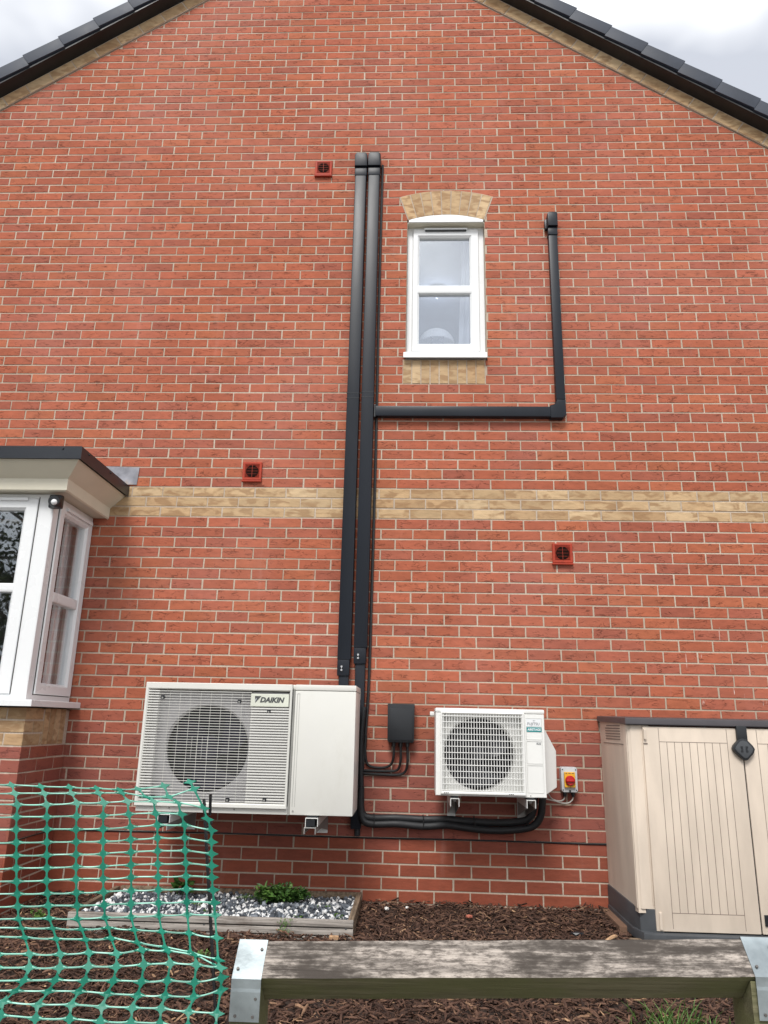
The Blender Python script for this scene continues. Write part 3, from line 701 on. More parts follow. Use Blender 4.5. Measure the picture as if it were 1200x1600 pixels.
# ------------------------------------------------------------------ junction box and its cables
jb = thing('junction_box', 'black box on the wall between the two outdoor units', 'junction box', (-.073, 0, 1.1))
a = MB(); a.prism([(-.158,.99),(-.148,.980),(.004,.980),(.014,.99),(.016,1.222),(-.160,1.222)], FAC(0), .002, .088, 'black', .006); a.build('case', jb, smooth=True)
a = MB(); a.prism([(-.150,1.0),(-.140,.992),(-.004,.992),(.006,1.0),(.006,1.192),(-.150,1.192)], FAC(0), .0882, .0945, 'black', .004)
a.build('cover', jb, smooth=True)
a = MB()
for x in (-.118,-.073,-.028): a.lathe([(.014,0),(.014,.028)], (x,-.045,.954), (0,0,1), 'black', 12)
build_each(a, 'gland', jb)
for k, (pts, lb) in enumerate((
    ([(-.118,-.045,.96),(-.117,-.04,.90),(-.132,-.025,.845),(-.178,-.015,.822),(-.255,-.014,.824),(-.290,-.016,.848),(-.303,-.02,.92),(-.300,-.02,1.02)], 'black cable curving left from under the black box, uppermost of the three'),
    ([(-.073,-.045,.96),(-.072,-.04,.87),(-.090,-.022,.812),(-.15,-.014,.800),(-.31,-.014,.801)], 'black cable leaving the middle gland of the black box'),
    ([(-.028,-.045,.96),(-.027,-.04,.86),(-.042,-.022,.80),(-.09,-.013,.779),(-.2,-.013,.779),(-.31,-.014,.783)], 'black cable curving from the right gland of the black box, lowest of the three'))):
    a = MB(); a.tube(pts, .0085, 'cable', 8, n=8); o = a.build('looped_cable', smooth=True); tag(o, lb, 'cable', 'cables under the black box')
# ------------------------------------------------------------------ lagged pipes below the small unit
lg = thing('lagged_pipes', 'pair of black insulated pipes looping under the small outdoor unit', 'pipe', (.2, 0, .5))
p1 = [(-.322,-.05,.70),(-.320,-.05,.585),(-.300,-.05,.535),(-.245,-.05,.520),(-.09,-.05,.524),(.08,-.05,.519),(.22,-.05,.523),(.34,-.05,.516),(.50,-.06,.512),(.64,-.07,.520),(.73,-.10,.545),(.762,-.12,.62),(.765,-.14,.75)]
p2 = [(-.318,-.055,.56),(-.300,-.058,.505),(-.24,-.06,.485),(-.09,-.06,.490),(.08,-.06,.480),(.22,-.06,.490),(.34,-.06,.478),(.50,-.07,.468),(.64,-.08,.476),(.75,-.10,.500),(.80,-.12,.56),(.812,-.14,.65),(.812,-.15,.75)]
for p_ in (p1, p2):
    a = MB(); a.tube(p_, .0225, 'foam', 12, n=6); a.build('pipe', lg, smooth=True)
a = MB()
for x in (-.235,.075,.395): 
    a.tube([(x+ .003*cos(t), -.055-.030*cos(t), .503+.045*sin(t)) for t in [2*pi*i/16 for i in range(17)]], .0028, 'cable', 5, smooth=False, caps=False)
a.tube([(.735+.030*cos(t), -.11-.03*sin(t), .535+.03*cos(t)) for t in [2*pi*i/16 for i in range(17)]], .003, 'cable', 5, smooth=False, caps=False)
build_each(a, 'cable_tie', lg)

# ------------------------------------------------------------------ isolator switch
sw = thing('isolator_switch', 'grey box with red rotary knob on a yellow plate, right of the small unit', 'switch', (1.0, 0, .78))
a = MB(); a.prism([(.950,.712),(.960,.702),(1.042,.702),(1.052,.712),(1.052,.845),(1.044,.853),(.957,.853),(.949,.845)], FAC(0), .002, .062, 'boxgrey', .006)
for x in (.959,1.042):
    for z in (.716,.838): a.lathe([(.0042,0),(.004,.002)], (x,-.0615,z), (0,-1,0), 'ink', 10)
a.box(.995,1.006,-.064,-.055,.700,.716,'black'); a.build('case', sw, smooth=True)
a = MB(); a.box(.966,1.034,-.080,-.060,.732,.824,'yellow',.004)
for x0,x1 in ((.973,.984),(.992,1.006),(1.013,1.027)): a.box(x0,x1,-.0806,-.0798,.8155,.8195,'ink')
a.build('plate', sw)
a = MB(); a.lathe([(.030,0),(.030,.012),(.026,.016)], (1.0,-.080,.774), (0,-1,0), 'redknob', 28); a.box(.973,1.027,-.108,-.093,.767,.781,'redknob',.005); a.build('knob', sw, smooth=True)
a = MB()
for x in (.972,1.025): a.lathe([(.013,0),(.013,.012),(.010,.028)], (x,-.035,.702), (0,0,-1), 'black', 12)
build_each(a, 'gland', sw)
for pts, lb in (([(.972,-.035,.680),(.968,-.03,.660),(.945,-.025,.646),(.905,-.03,.652),(.875,-.06,.672),(.855,-.09,.71)], 'grey flex from the left gland of the isolator into the small unit'),
                ([(1.025,-.035,.680),(1.020,-.03,.656),(.995,-.025,.636),(.955,-.02,.634),(.915,-.03,.645),(.87,-.05,.655),(.83,-.09,.665)], 'grey flex hanging lower from the right gland of the isolator')):
    a = MB(); a.tube(pts, .0045, 'flex', 8, n=8); tag(a.build('grey_flex', smooth=True), lb, 'cable', 'grey cables under the isolator')

# ------------------------------------------------------------------ large outdoor unit
def fan(c, r, mat, blades, parent, hub=.06, y0=.02, swirl=.5):
    a = MB(); cx, cy, cz = c
    for k in range(blades):
        t0 = 2*pi*k/blades + .3; vs = []; n1, n2 = 8, 7
        for i in range(n1+1):
            rr = hub + (r-hub)*i/n1
            for j in range(n2+1):
                w_ = (.95 - .12*i/n1)*2*pi/blades*.62; t = t0 + w_*(j/n2-.5) + swirl*(i/n1)**1.3
                vs.append((cx + rr*cos(t), cy + y0*(j/n2-.5)*2.4, cz + rr*sin(t)))
        a.add(vs, [(i*(n2+1)+j, i*(n2+1)+j+1, (i+1)*(n2+1)+j+1, (i+1)*(n2+1)+j) for i in range(n1) for j in range(n2)], mat)
    a.lathe([(hub*1.05,.03),(hub*1.05,-.03),(hub*.8,-.045)], c, (0,1,0), mat, 24)
    return a.build('fan', parent, smooth=True)
X0, X1, Y0, Y1, Z0, Z1 = -1.600, -.335, -.545, -.175, .580, 1.310
A1 = thing('large_outdoor_unit', 'large ivory air conditioning unit with slatted fan grille and plain right panel', 'air conditioner', (-.97, -.35, .58))
a = MB()                                 # body shell as separate walls so the fan sits in a real recess
a.box(X0, X1, Y0+.02, Y1, Z1-.030, Z1, 'ac', .008); a.box(X0+.004, X1-.004, Y0+.02, Y1, Z0, Z0+.02, 'ac', .003)
a.box(X0+.003, X0+.018, Y0+.02, Y1-.005, Z0+.02, Z1-.03, 'ac'); a.box(X0+.018, X1-.004, Y1-.02, Y1-.003, Z0+.02, Z1-.03, 'fin')
a.box(X0+.003, -.712, Y0+.004, Y0+.019, Z0+.001, Z0+.045, 'ac', .003)
for x in (-1.40, -1.02): a.lathe([(.005,0),(.004,.003)], (x, Y0+.004, Z0+.022), (0,-1,0), 'acgrey', 10)
a.build('casing', A1, smooth=True)
a = MB(); a.box(-.712, -.700, Y0+.005, Y1-.02, Z0, Z1-.031, 'acgrey')
a.box(-.699, X1, Y0, Y1-.003, Z0+.001, Z1-.034, 'ac', .006)
a.build('side_panel', A1, smooth=True)
a = MB(); a.box(-.699, X1+.001, Y0-.003, Y1, Z1-.0325, Z1+.001, 'ac', .006); a.build('top_lip', A1, smooth=True)
a = MB(); a.box(-.686,-.684,Y0-.0012,Y0+.002,Z0+.045,Z1-.052,'acgrey'); a.box(-.672,-.6705,Y0-.0012,Y0+.002,Z0+.045,Z1-.052,'acgrey'); a.box(-.686,-.6705,Y0-.0012,Y0+.002,Z1-.054,Z1-.052,'acgrey'); a.lathe([(.006,0),(.005,.003)], (-.680,Y0,Z0+.022),(0,-1,0),'acgrey',10); a.build('panel_groove', A1)
# baffle with the round fan opening
FC = (-1.222, .932); FR = .245
def baffle(mb, x0, x1, z0, z1, cx, cz, r, y, depth, m, seg=48):
    outer = []; inner = []
    for k in range(seg):
        t = 2*pi*k/seg; c, s = cos(t), sin(t)
        f = min(((x1-cx)/c if c > 1e-6 else 1e9), ((x0-cx)/c if c < -1e-6 else 1e9), ((z1-cz)/s if s > 1e-6 else 1e9), ((z0-cz)/s if s < -1e-6 else 1e9))
        outer.append((cx+c*f, y, cz+s*f)); inner.append((cx+c*r, y, cz+s*r))
    lip = [(cx+(p[0]-cx)*1.0, y+depth, cz+(p[2]-cz)*1.0) for p in inner]
    fl = [(cx+(p[0]-cx)*1.05, y-.0, cz+(p[2]-cz)*1.05) for p in inner]
    inn2 = [(p[0], y+.015, p[2]) for p in inner]
    vs = outer + fl + inn2 + lip
    fs = [(k*seg+i, k*seg+(i+1)%seg, (k+1)*seg+(i+1)%seg, (k+1)*seg+i) for k in range(3) for i in range(seg)]
    mb.add(vs, fs, m)
    for (xa, za) in ((x0,z0),(x1,z0),(x1,z1),(x0,z1)):
        near = sorted(outer, key=lambda p: (p[0]-xa)**2+(p[2]-za)**2)[:2]
        mb.add([(xa,y,za)] + near, [(0,1,2)], m)
a = MB(); baffle(a, X0+.018, -.958, Z0+.046, Z1-.045, FC[0], FC[1], FR, Y0+.055, .03, 'shroud'); a.build('fan_shroud', A1, smooth=False)
a = MB(); a.box(X0+.02, -.72, Y0+.20, Y0+.21, Z0+.03, Z1-.04, 'dark'); a.build('coil', A1)
fan((FC[0], Y0+.13, FC[1]), .235, 'fanblade', 3, A1, .07, .03)
gr = MB(); GX0, GX1, GZ0, GZ1 = X0-.002, -.716, .612, Z1-.001
ring(gr, FAC(Y0), GX0, GX1, GZ0, GZ1, .020, .014, .026, .040, -.02, .017, 'ac', .006)
ns = 41
for k in range(ns):
    z = GZ0+.034 + k*(GZ1-GZ0-.084)/(ns-1)
    x1_ = -.742 if z < 1.172 else -.955
    gr.box(GX0+.018, GX1-.012 if z < 1.172 else -.960, Y0-.012, Y0-.006, z-.0016, z+.0016, 'ac', .0006)
for k in range(ns):      # broader louvres over the blank right part and at the left edge
    z = GZ0+.034 + k*(GZ1-GZ0-.084)/(ns-1)
    if z < 1.172: gr.box(-.957, GX1-.013, Y0-.0135, Y0-.0065, z-.0040, z+.0040, 'ac', .001)
    gr.box(GX0+.0185, GX0+.085, Y0-.0135, Y0-.0065, z-.0036, z+.0036, 'ac', .001)
g1 = gr.build('front_grille', A1, smooth=True)
a = MB()
k = 0; x = GX0+.085
while x < -.95:
    a.box(x-.0011, x+.0011, Y0-.0005, Y0+.0015, GZ0+.03, GZ1-.055, 'ac'); x += .0625
for q in range(-1, 3): a.box(FC[0]-.048+q*.031, FC[0]-.0462+q*.031, Y0-.001, Y0+.001, FC[1]-.06, FC[1]+.07, 'ac')
a.build('guard_wires', g1)
a = MB(); a.prism([(-.957,GZ0+.03),(-.727,GZ0+.03),(-.727,1.262),(-.957,1.262)], FAC(Y0), -.022, -.012, 'shroud'); a.build('blank_plate', g1)
a = MB()
for (x, z) in ((-1.495,1.222),(-1.03,1.206),(-.85,1.152),(-.845,.660),(-1.06,.655),(-1.50,.66)): a.box(x-.011, x+.011, Y0-.0145, Y0+.002, z-.010, z+.010, 'black'); a.box(x-.006, x+.003, Y0-.016, Y0-.014, z-.008, z+.002, 'acgrey')
build_each(a, 'clip', g1)
bd_ = MB(); bd_.box(-.962, -.734, Y0-.0185, Y0+.004, 1.178, 1.252, 'badge', .003); bo = bd_.build('badge', g1)
lt = MB(); lt.prism([(-.938,1.239),(-.899,1.239),(-.933,1.200)], FAC(Y0-.0186), 0, .0008, 'ink'); lt.build('logo', bo)
lt2 = MB(); lt2.prism([(-.9330,1.222),(-.9245,1.228),(-.9330,1.2065)], FAC(Y0-.0196), 0, .0005, 'boxgrey'); lt2.build('logo_notch', bo)
text('lettering', 'DAIKIN', .040, (-.836, Y0-.0188, 1.216), 'ink', bo, bold=.0020, shear=.25, wide=1.05)
# small right end details
a = MB(); a.box(X1-.002, X1+.004, Y1-.03, Y1-.005, Z1-.07, Z1-.02, 'acgrey', .002); a.build('end_plate', A1)

# ------------------------------------------------------------------ brackets
def bracket(x, yf, ztop, w_, label, mat='acwhite', drop=.085):
    t = thing('wall_bracket', label, 'bracket', (x, 0, ztop), 'metal wall brackets under the outdoor units')
    a = MB()
    a.box(x-w_/2, x+w_/2, yf, -.004, ztop-.003, ztop, mat); a.box(x-w_/2, x-w_/2+.003, yf, -.02, ztop-.045, ztop-.003, mat); a.box(x+w_/2-.003, x+w_/2, yf, -.02, ztop-.045, ztop-.003, mat)
    a.build('arm', t)
    a = MB(); a.box(x-w_/2, x+w_/2, -.012, -.002, ztop-.15, ztop-.004, mat, .002)
    a.build('wall_plate', t)
    a = MB()
    for s in (-1, 1):
        xx = x + s*(w_/2-.0015)
        a.add([(xx, -.012, ztop-.13), (xx, yf+.02, ztop-.047), (xx, -.012, ztop-.047), (xx+.002, -.012, ztop-.13), (xx+.002, yf+.02, ztop-.047), (xx+.002, -.012, ztop-.047)], [(0,1,2),(5,4,3),(0,1,4,3),(1,2,5,4),(2,0,3,5)], 'bracketgrey')
    a.build('gusset', t)
    a = MB(); a.box(x-w_/2+.006, x+w_/2-.006, yf+.02, yf+.075, ztop+.001, ztop+.010, 'black'); a.lathe([(.010,0),(.010,.006)], (x, yf+.030, ztop-.012), (0,-1,0), 'screw', 8); a.build('bolt_pad', t)
    return t
bracket(.255, -.435, .683, .052, 'white bracket under the left foot of the small outdoor unit')
bracket(.700, -.435, .683, .052, 'white bracket under the right foot of the small outdoor unit')
bracket(-.567, -.56, .569, .072, 'white bracket under the right end of the large outdoor unit')
bracket(-1.42, -.56, .569, .072, 'white bracket under the left end of the large outdoor unit behind the green netting')
def foot(x, yf, z, w_, name='unit_foot'):
    a = MB(); a.box(x-w_/2, x+w_/2, yf, yf+.32, z-.0, z+.011, 'acgrey'); return a
# square channel ends hanging below the large unit's brackets
for x in (-.572, -1.425):
    b_ = MB()
    b_.box(x-.036, x+.030, -.565, -.02, .516, .519, 'channelgrey'); b_.box(x-.036, x-.033, -.565, -.02, .484, .516, 'channelgrey'); b_.box(x+.027, x+.030, -.565, -.02, .484, .516, 'channelgrey'); b_.box(x-.028, x+.024, -.555, -.02, .524, .560, 'black')
    o = b_.build('channel_rail'); 
    for t in bpy.data.objects:
        if t.name.startswith('wall_bracket') and abs(t.location.x - x) < .02: o.parent = t; o.matrix_parent_inverse = Matrix.Translation(-t.location)

# ------------------------------------------------------------------ small outdoor unit
X0, X1, Y0, Y1, Z0, Z1 = .143, .794, -.42, -.14, .696, 1.196
A2 = thing('small_outdoor_unit', 'smaller white air conditioning unit with square mesh fan guard and teal label', 'air conditioner', (.47, -.28, .69))
a = MB()
a.box(X0-.003, X1+.003, Y0-.003, Y1, Z1-.026, Z1, 'acwhite', .008); a.box(X0, X1, Y0+.02, Y1, Z0, Z0+.018, 'acwhite', .003)
a.box(X0, X0+.012, Y0+.018, Y1, Z0+.018, Z1-.027, 'acwhite'); a.box(.672, X1, Y0+.018, Y1, Z0+.018, Z1-.027, 'acwhite'); a.box(X0+.012, .672, Y1-.03, Y1-.02, Z0+.02, Z1-.03, 'fin')
a.box(X0-.030, X0-.002, Y1-.05, Y1-.005, Z1-.045, Z1-.02, 'acwhite', .004)
a.build('casing', A2, smooth=True)
a = MB()
ring(a, FAC(Y0), X0, X1, Z0, Z1-.0275, .042, .125, .022, .026, -.018, .0, 'acwhite', .004)
a.build('front_panel', A2, smooth=True)
a = MB(); baffle(a, X0+.03, .668, Z0+.02, Z1-.04, .405, .932, .208, Y0+.035, .09, 'acwhite'); a.build('fan_shroud', A2)
a = MB(); a.box(X0+.02, .67, Y0+.20, Y0+.205, Z0+.02, Z1-.03, 'dark'); a.build('coil', A2)
fan((.405, Y0+.105, .932), .19, 'fangrey', 3, A2, .045, .03)
gr = MB()
ring(gr, FAC(Y0), .172, .672, .706, 1.172, .012, .014, .016, .010, .0005, .020, 'acwhite', .005)
for k in range(29):
    x = .190 + k*.0166; gr.box(x-.0017, x+.0017, Y0-.0145, Y0-.008, .716, 1.166, 'acwhite')
for k in range(13):
    z = .728 + k*.0352; th = .0028 if k % 4 else .0036; gr.box(.180, .665, Y0-.0172, Y0-.010, z-th/2-.0005, z+th/2+.0005, 'acwhite')
g2 = gr.build('fan_guard', A2)
a = MB(); y = Y0-.0006
for (x0, x1, z0, z1) in ((.684,.779,.722,.8775),(.684,.779,.8845,1.014),(.684,.779,1.021,1.146)):
    ring(a, FAC(Y0), x0, x1, z0, z1, .0016,.0016,.0016,.0016, .0, .0022, 'acwhite', .0005)
a.build('panel_grooves', A2)
a = MB(); a.box(.6875,.7765,Y0-.0030,Y0-.0002,1.067,1.0925,'teal'); lb_ = a.build('brand_label', A2)
text('label_lettering', 'AIRSTAGE', .0175, (.732, Y0-.0034, 1.0795), 'white', lb_, bold=.0006)
a = MB(); a.box(.684,.775,Y0-.0026,Y0-.0002,1.097,1.141,'white'); lb2 = a.build('name_label', A2)
text('name_lettering', 'FUJITSU', .0225, (.7285, Y0-.0030, 1.112), 'inkgrey', lb2, bold=.0001, wide=.95)
a = MB(); a.tube([(.730,Y0-.0031,1.122),(.727,Y0-.0031,1.131),(.731,Y0-.0031,1.134),(.736,Y0-.0031,1.130),(.740,Y0-.0031,1.134)], .0008, 'inkgrey', 5); a.build('name_swirl', lb2)
text('model_lettering', 'R32', .017, (.757, Y0-.0012, .999), 'inkgrey', A2, bold=.0003)
a = MB()   # valve cover on the right side
a.add([(X1+.001,-.34,1.10),(X1+.001,-.34,.700),(X1+.001,-.16,.700),(X1+.001,-.16,1.12),
       (.806,-.33,1.09),(.885,-.27,.955),(.882,-.27,.745),(.800,-.33,.702),(.806,-.17,1.10),(.890,-.20,.965),(.886,-.20,.745),(.800,-.17,.702)],
      [(4,5,6,7),(8,9,10,11),(4,5,9,8),(5,6,10,9),(6,7,11,10),(0,4,7,1),(3,8,11,2),(0,3,8,4),(1,2,11,7)], 'acwhite')
a.box(X1+.002, X1+.030, -.24, -.20, 1.112, 1.130, 'acwhite', .004)
o = a.build('valve_cover', A2); md = o.modifiers.new('soft', 'BEVEL'); md.width = .005; md.segments = 2
a = MB()
for x in (.195,.205,.215,.575,.585,.595): a.lathe([(.0035,0),(.0035,.001)], (x, Y0-.0201, .7135), (0,-1,0), 'ink', 8)
for x in (.20, .56, .70): a.lathe([(.0035,0),(.003,.002)], (x, Y0-.0002, Z0+.010), (0,-1,0), 'acgrey', 8)
build_each(a, 'drain_hole', A2)
a = MB()
for x in (.255,.700): a.box(x-.022, x+.022, Y0+.03, Y1-.02, .6845, .6955, 'black')
build_each(a, 'foot', A2)
a = MB()
for x in (-.567,-1.42): a.box(x-.03, x+.03, -.52, -.2, .5705, .5795, 'black')
build_each(a, 'foot', A1)

# ------------------------------------------------------------------ storage shed
SX0, SX1, SY = 1.238, 2.55, -.635
SH = thing('storage_shed', 'beige plastic storage shed with grooved double doors and dark lid', 'shed', (1.9, -.3, .03))
a = MB()
def roofzz(y): return 1.105 + (y+.66)*.105
a.prism([(SY,.150),(-.006,.112),(-.006,1.150),(SY,1.120)], SIDE(SX0), -.014, .03, 'shed')
a.prism([(SY,.10),(-.02,.10),(-.02,roofzz(-.02)-.012),(SY,1.098)], SIDE(SX1), .0, .03, 'shed')
a.box(SX0, SX1, -.05, -.02, .10, 1.10, 'shed'); a.box(SX0, SX1, SY+.03, -.02, .08, .11, 'sheddark')
a.build('body', SH)
a = MB(); a.prism([(SX0-.018,SY+.07),(SX0-.018,SY+.012),(SX0+.004,SY-.008),(SX0+.105,SY-.008),(SX0+.105,SY+.02),(SX0+.03,SY+.03),(SX0+.03,SY+.07)][::-1], lambda u,v,d: (u,v,d), .172, 1.118, 'shed', .004)
a.box(SX0+.060, SX0+.066, SY-.012, SY-.006, .19, 1.09, 'shed', .002)
a.build('corner_post', SH, smooth=True)
a = MB()
lv = MB()
for k in range(6):
    z = 1.035 + k*.0155; y1 = -.42 + k*.0
    ye = -.485; yb = -.15 if k < 5 else -.18
    lv.box(SX0-.0165, SX0-.008, ye, yb, z-.003, z+.0035, 'shedgroove')
lv.box(SX0-.0165, SX0-.010, -.54, -.09, 1.008, 1.012, 'shedgroove')
v_ = lv.build('side_vent', SH)
a = MB()   # dark base skirt with its rounded corner and lip on the ground
sk = [(-.03,SX0-.006),(-.42,SX0-.006)]
out = [(SX0-.022,-.005),(SX0-.022,SY+.10),(SX0-.004,SY+.02),(SX0+.04,SY-.012),(SX0+.105,SY-.016),(SX0+.105,SY+.2),(SX0+.12,-.02)]
a.prism(out, lambda u,v,d: (u,v,d), .03, .172, 'sheddark', .006)
out2 = [(SX0-.030,-.02),(SX0-.032,SY+.08),(SX0-.0,SY-.02),(SX0+.06,SY-.055),(SX0+.20,SY-.06),(SX1+.05,SY-.055),(SX1+.05,-.02)]
a.prism(out2, lambda u,v,d: (u,v,d), .018, .062, 'sheddark', .008)
a.build('base', SH, smooth=True)
a = MB()   # lid, sloping up to the wall, with front lip
def LID(u, v, d): return (u, v, d + (v+.66)*.022)
a.prism([(SX0-.03,SY-.035),(SX1+.03,SY-.035),(SX1+.03,-.005),(SX0-.03,-.005)], LID, 1.124, 1.158, 'shedroof', .007)
a.box(SX0-.022, SX1+.03, SY-.030, SY-.012, 1.118, 1.140, 'shedroof', .005)
a.prism([(SY-.03,1.119),(-.01,1.152),(-.01,1.171),(SY-.03,1.152)], SIDE(SX0-.026), -.0, .016, 'shedroof', .003)
a.build('lid', SH, smooth=True)
def door(x0, x1, hinge):
    d = MB(); yd = SY-.020
    d.box(x0, x1, yd, SY+.005, .068, 1.112, 'shed', .006)
    lo, hi = (x0+.088, x1-.080) if hinge < 0 else (x0+.080, x1-.088)
    o = d.build('door', SH, smooth=True)
    gmb = MB()
    npl = 9; pw = (hi-lo)/npl
    zb, zt = .158, 1.030
    for k in range(npl+1):
        x = lo + k*pw; full = k in (0, npl)
        gmb.box(x-.0014, x+.0014, yd-.0006, yd+.002, (.082 if full else zb), (1.105 if full else zt), 'shedgroove')
    gmb.box(lo, hi, yd-.0008, yd+.002, zb-.0014, zb+.0014, 'shedgroove'); gmb.box(lo, hi, yd-.0008, yd+.002, zt-.0014, zt+.0014, 'shedgroove')
    gmb.build('groove', o)
    return o
d1 = door(SX0+.068, 1.852, -1); d2 = door(1.858, SX1-.03, 1)
a = MB(); a.box(1.851,1.859,SY-.012,SY+.004,.08,1.08,'black'); a.build('door_gap', SH)
a = MB(); a.box(SX0+.070, SX0+.084, SY-.034, SY-.018, 1.04, 1.098, 'shed', .004); a.box(SX0+.068,SX0+.090,SY-.0235,SY-.0195,1.016,1.022,'shedgroove'); a.build('hinge', d1)
a = MB(); a.box(SX0+.085, SX0+.10, SY-.028, SY-.018, .075, .16, 'shed', .004); a.build('lower_hinge', d1)
a = MB(); a.box(1.873, 1.95, SY-.028, SY-.018, .108, .163, 'black', .003); a.build('door_latch', d2)
hs = MB(); hs.box(1.822, 1.880, SY-.040, SY-.018, 1.035, 1.125, 'black', .006)
dm = [(1.790,1.003),(1.800,.985),(1.842,.945),(1.855,.940),(1.868,.944),(1.905,.982),(1.912,1.002),(1.902,1.020),(1.872,1.052),(1.850,1.058),(1.828,1.052),(1.798,1.020)]
hs.prism(dm, FAC(SY-.022), 0, .024, 'black', .005)
ho = hs.build('hasp', SH, smooth=True)
hr = MB(); cxm, czm = 1.851, .999; inner = [(cxm+(p[0]-cxm)*.80, czm+(p[1]-czm)*.80) for p in dm]; hr.prism(inner, FAC(SY-.046), 0, .003, 'sheddark', .002)
for s in (-1, 1):
    pts_ = [(cxm+s*.008, .985),(cxm+s*.020,.985),(cxm+s*.020,.990),(cxm+s*.015,1.0),(cxm+s*.020,1.010),(cxm+s*.020,1.016),(cxm+s*.008,1.016)]
    hr.prism(pts_ if s > 0 else pts_[::-1], FAC(SY-.049), 0, .003, 'black')
hr.build('emblem', ho, smooth=True)
# slabs the shed stands on
a = MB(); a.box(1.165, 1.245, -.44, -.02, -.03, .040, 'dullbrick', .006); tag(a.build('paving_brick'), 'worn brick lying along the left edge of the shed base', 'brick')
a = MB(); a.box(1.17, 1.33, -.74, -.60, -.03, .022, 'planterbrown', .006); tag(a.build('wood_offcut'), 'flat wooden offcut in the bark at the front corner of the shed', 'offcut')

# ------------------------------------------------------------------ planter
PX0, PX1, PY0, PY1, PT = -1.845, -.302, -.715, -.012, .088
PL = thing('raised_bed', 'low rectangular bed edged in grooved timber boards and filled with stone chippings', 'planter', (-1.07, -.36, 0))
def board(x0, x1, y0, y1, m, front):
    a = MB(); h = (PT+.03)/3
    for k in range(3):
        z0 = -.03 + k*h; a.box(x0, x1, y0, y1, z0+.0035, z0+h-.0035, m, .003)
    if front: a.box(x0+.004, x1-.004, y0+.005, y1-.005, -.03, PT-.004, 'darkgap')
    else: a.box(x0+.005, x1-.005, y0+.004, y1-.004, -.03, PT-.004, 'darkgap')
    return a.build('board', PL, smooth=True)
board(PX0, PX1, PY0, PY0+.028, 'planter', 1); board(PX0+.03, PX1, PY1-.028, PY1, 'planterbrown', 1)
board(PX1-.030, PX1+.001, PY0+.029, PY1-.029, 'planterbrown', 0)
board(PX0, PX0+.029, PY0+.029, PY1-.029, 'planterbrown', 0)
a = MB()
for x in (-1.80,-1.10,-.69,-.34): a.lathe([(.005,0),(.004,.001)], (x, PY0-.0002, .045), (0,-1,0), 'ink', 8)
build_each(a, 'nail', PL)
random.seed(11)
ico = bmesh.new(); bmesh.ops.create_icosphere(ico, subdivisions=1, radius=1); IV = [v.co.copy() for v in ico.verts]; IF = [[v.index for v in f.verts] for f in ico.faces]; ico.free()
def rot():
    return Matrix.Rotation(random.uniform(0,6.28),3,'X') @ Matrix.Rotation(random.uniform(0,6.28),3,'Y') @ Matrix.Rotation(random.uniform(0,6.28),3,'Z')
def stone(mb, x, y, z, r, m, t):
    R = rot(); sc = Vector((random.uniform(.7,1.3), random.uniform(.6,1.0), random.uniform(.45,.9)))*r
    mb.add([Vector((x,y,z)) + R @ Vector((v.x*sc.x*random.uniform(.75,1.2), v.y*sc.y*random.uniform(.75,1.2), v.z*sc.z*random.uniform(.75,1.2))) for v in IV], IF, m, (t, .5, .5))
st = MB()
for k in range(3400):
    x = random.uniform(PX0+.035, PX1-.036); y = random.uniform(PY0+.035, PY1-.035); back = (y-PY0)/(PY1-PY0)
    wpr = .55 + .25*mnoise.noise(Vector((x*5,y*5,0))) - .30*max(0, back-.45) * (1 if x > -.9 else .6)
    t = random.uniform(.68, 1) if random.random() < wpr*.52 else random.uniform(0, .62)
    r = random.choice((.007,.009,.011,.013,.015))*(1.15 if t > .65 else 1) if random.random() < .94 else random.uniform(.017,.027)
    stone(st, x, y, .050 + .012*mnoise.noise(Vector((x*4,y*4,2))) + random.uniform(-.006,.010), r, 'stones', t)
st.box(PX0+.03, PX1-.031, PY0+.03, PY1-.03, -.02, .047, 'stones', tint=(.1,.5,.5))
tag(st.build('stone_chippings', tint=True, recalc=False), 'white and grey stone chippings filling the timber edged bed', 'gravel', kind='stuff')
ro = MB(); stone(ro, -.80, -.40, .075, .035, 'palestone', .5); stone(ro, -1.30, -.42, .072, .04, 'palestone', .5)

# ------------------------------------------------------------------ bark chips
random.seed(5)
bk = MB()
def chip(x, y, z, l, w_, t, flat=.5):
    yaw = random.gauss(0, 1.1); pit = random.gauss(0, .28); rl = random.gauss(0, .5)
    R = Matrix.Rotation(yaw,3,'Z') @ Matrix.Rotation(pit,3,'Y') @ Matrix.Rotation(rl,3,'X')
    th = w_*random.uniform(.22,.5); a1, a2 = random.uniform(.25,1), random.uniform(.25,1); bend = random.uniform(-.15,.15)*l
    vs = [(-l/2,-w_/2*a1,0),(0,-w_/2,bend),(l/2,-w_/2*a2,0),(l/2,w_/2*a2,0),(0,w_/2,bend),(-l/2,w_/2*a1,0)]
    V = [Vector((x,y,z)) + R @ Vector(p) for p in vs] + [Vector((x,y,z)) + R @ Vector((p[0]*.93,p[1]*.8,p[2]+th)) for p in vs]
    bk.add(V, [(6,7,10,11),(7,8,9,10),(0,1,7,6),(1,2,8,7),(2,3,9,8),(3,4,10,9),(4,5,11,10),(5,0,6,11)], 'chips', (t,.5,.5))
def in_planter(x, y): return PX0-.0 < x < PX1+.0 and y > PY0-.0
def in_shed(x, y): return x > SX0-.045 and y > SY-.05
def in_bay(x, y): return x < BX1+.01 and y > BY-.01
cnt = 0
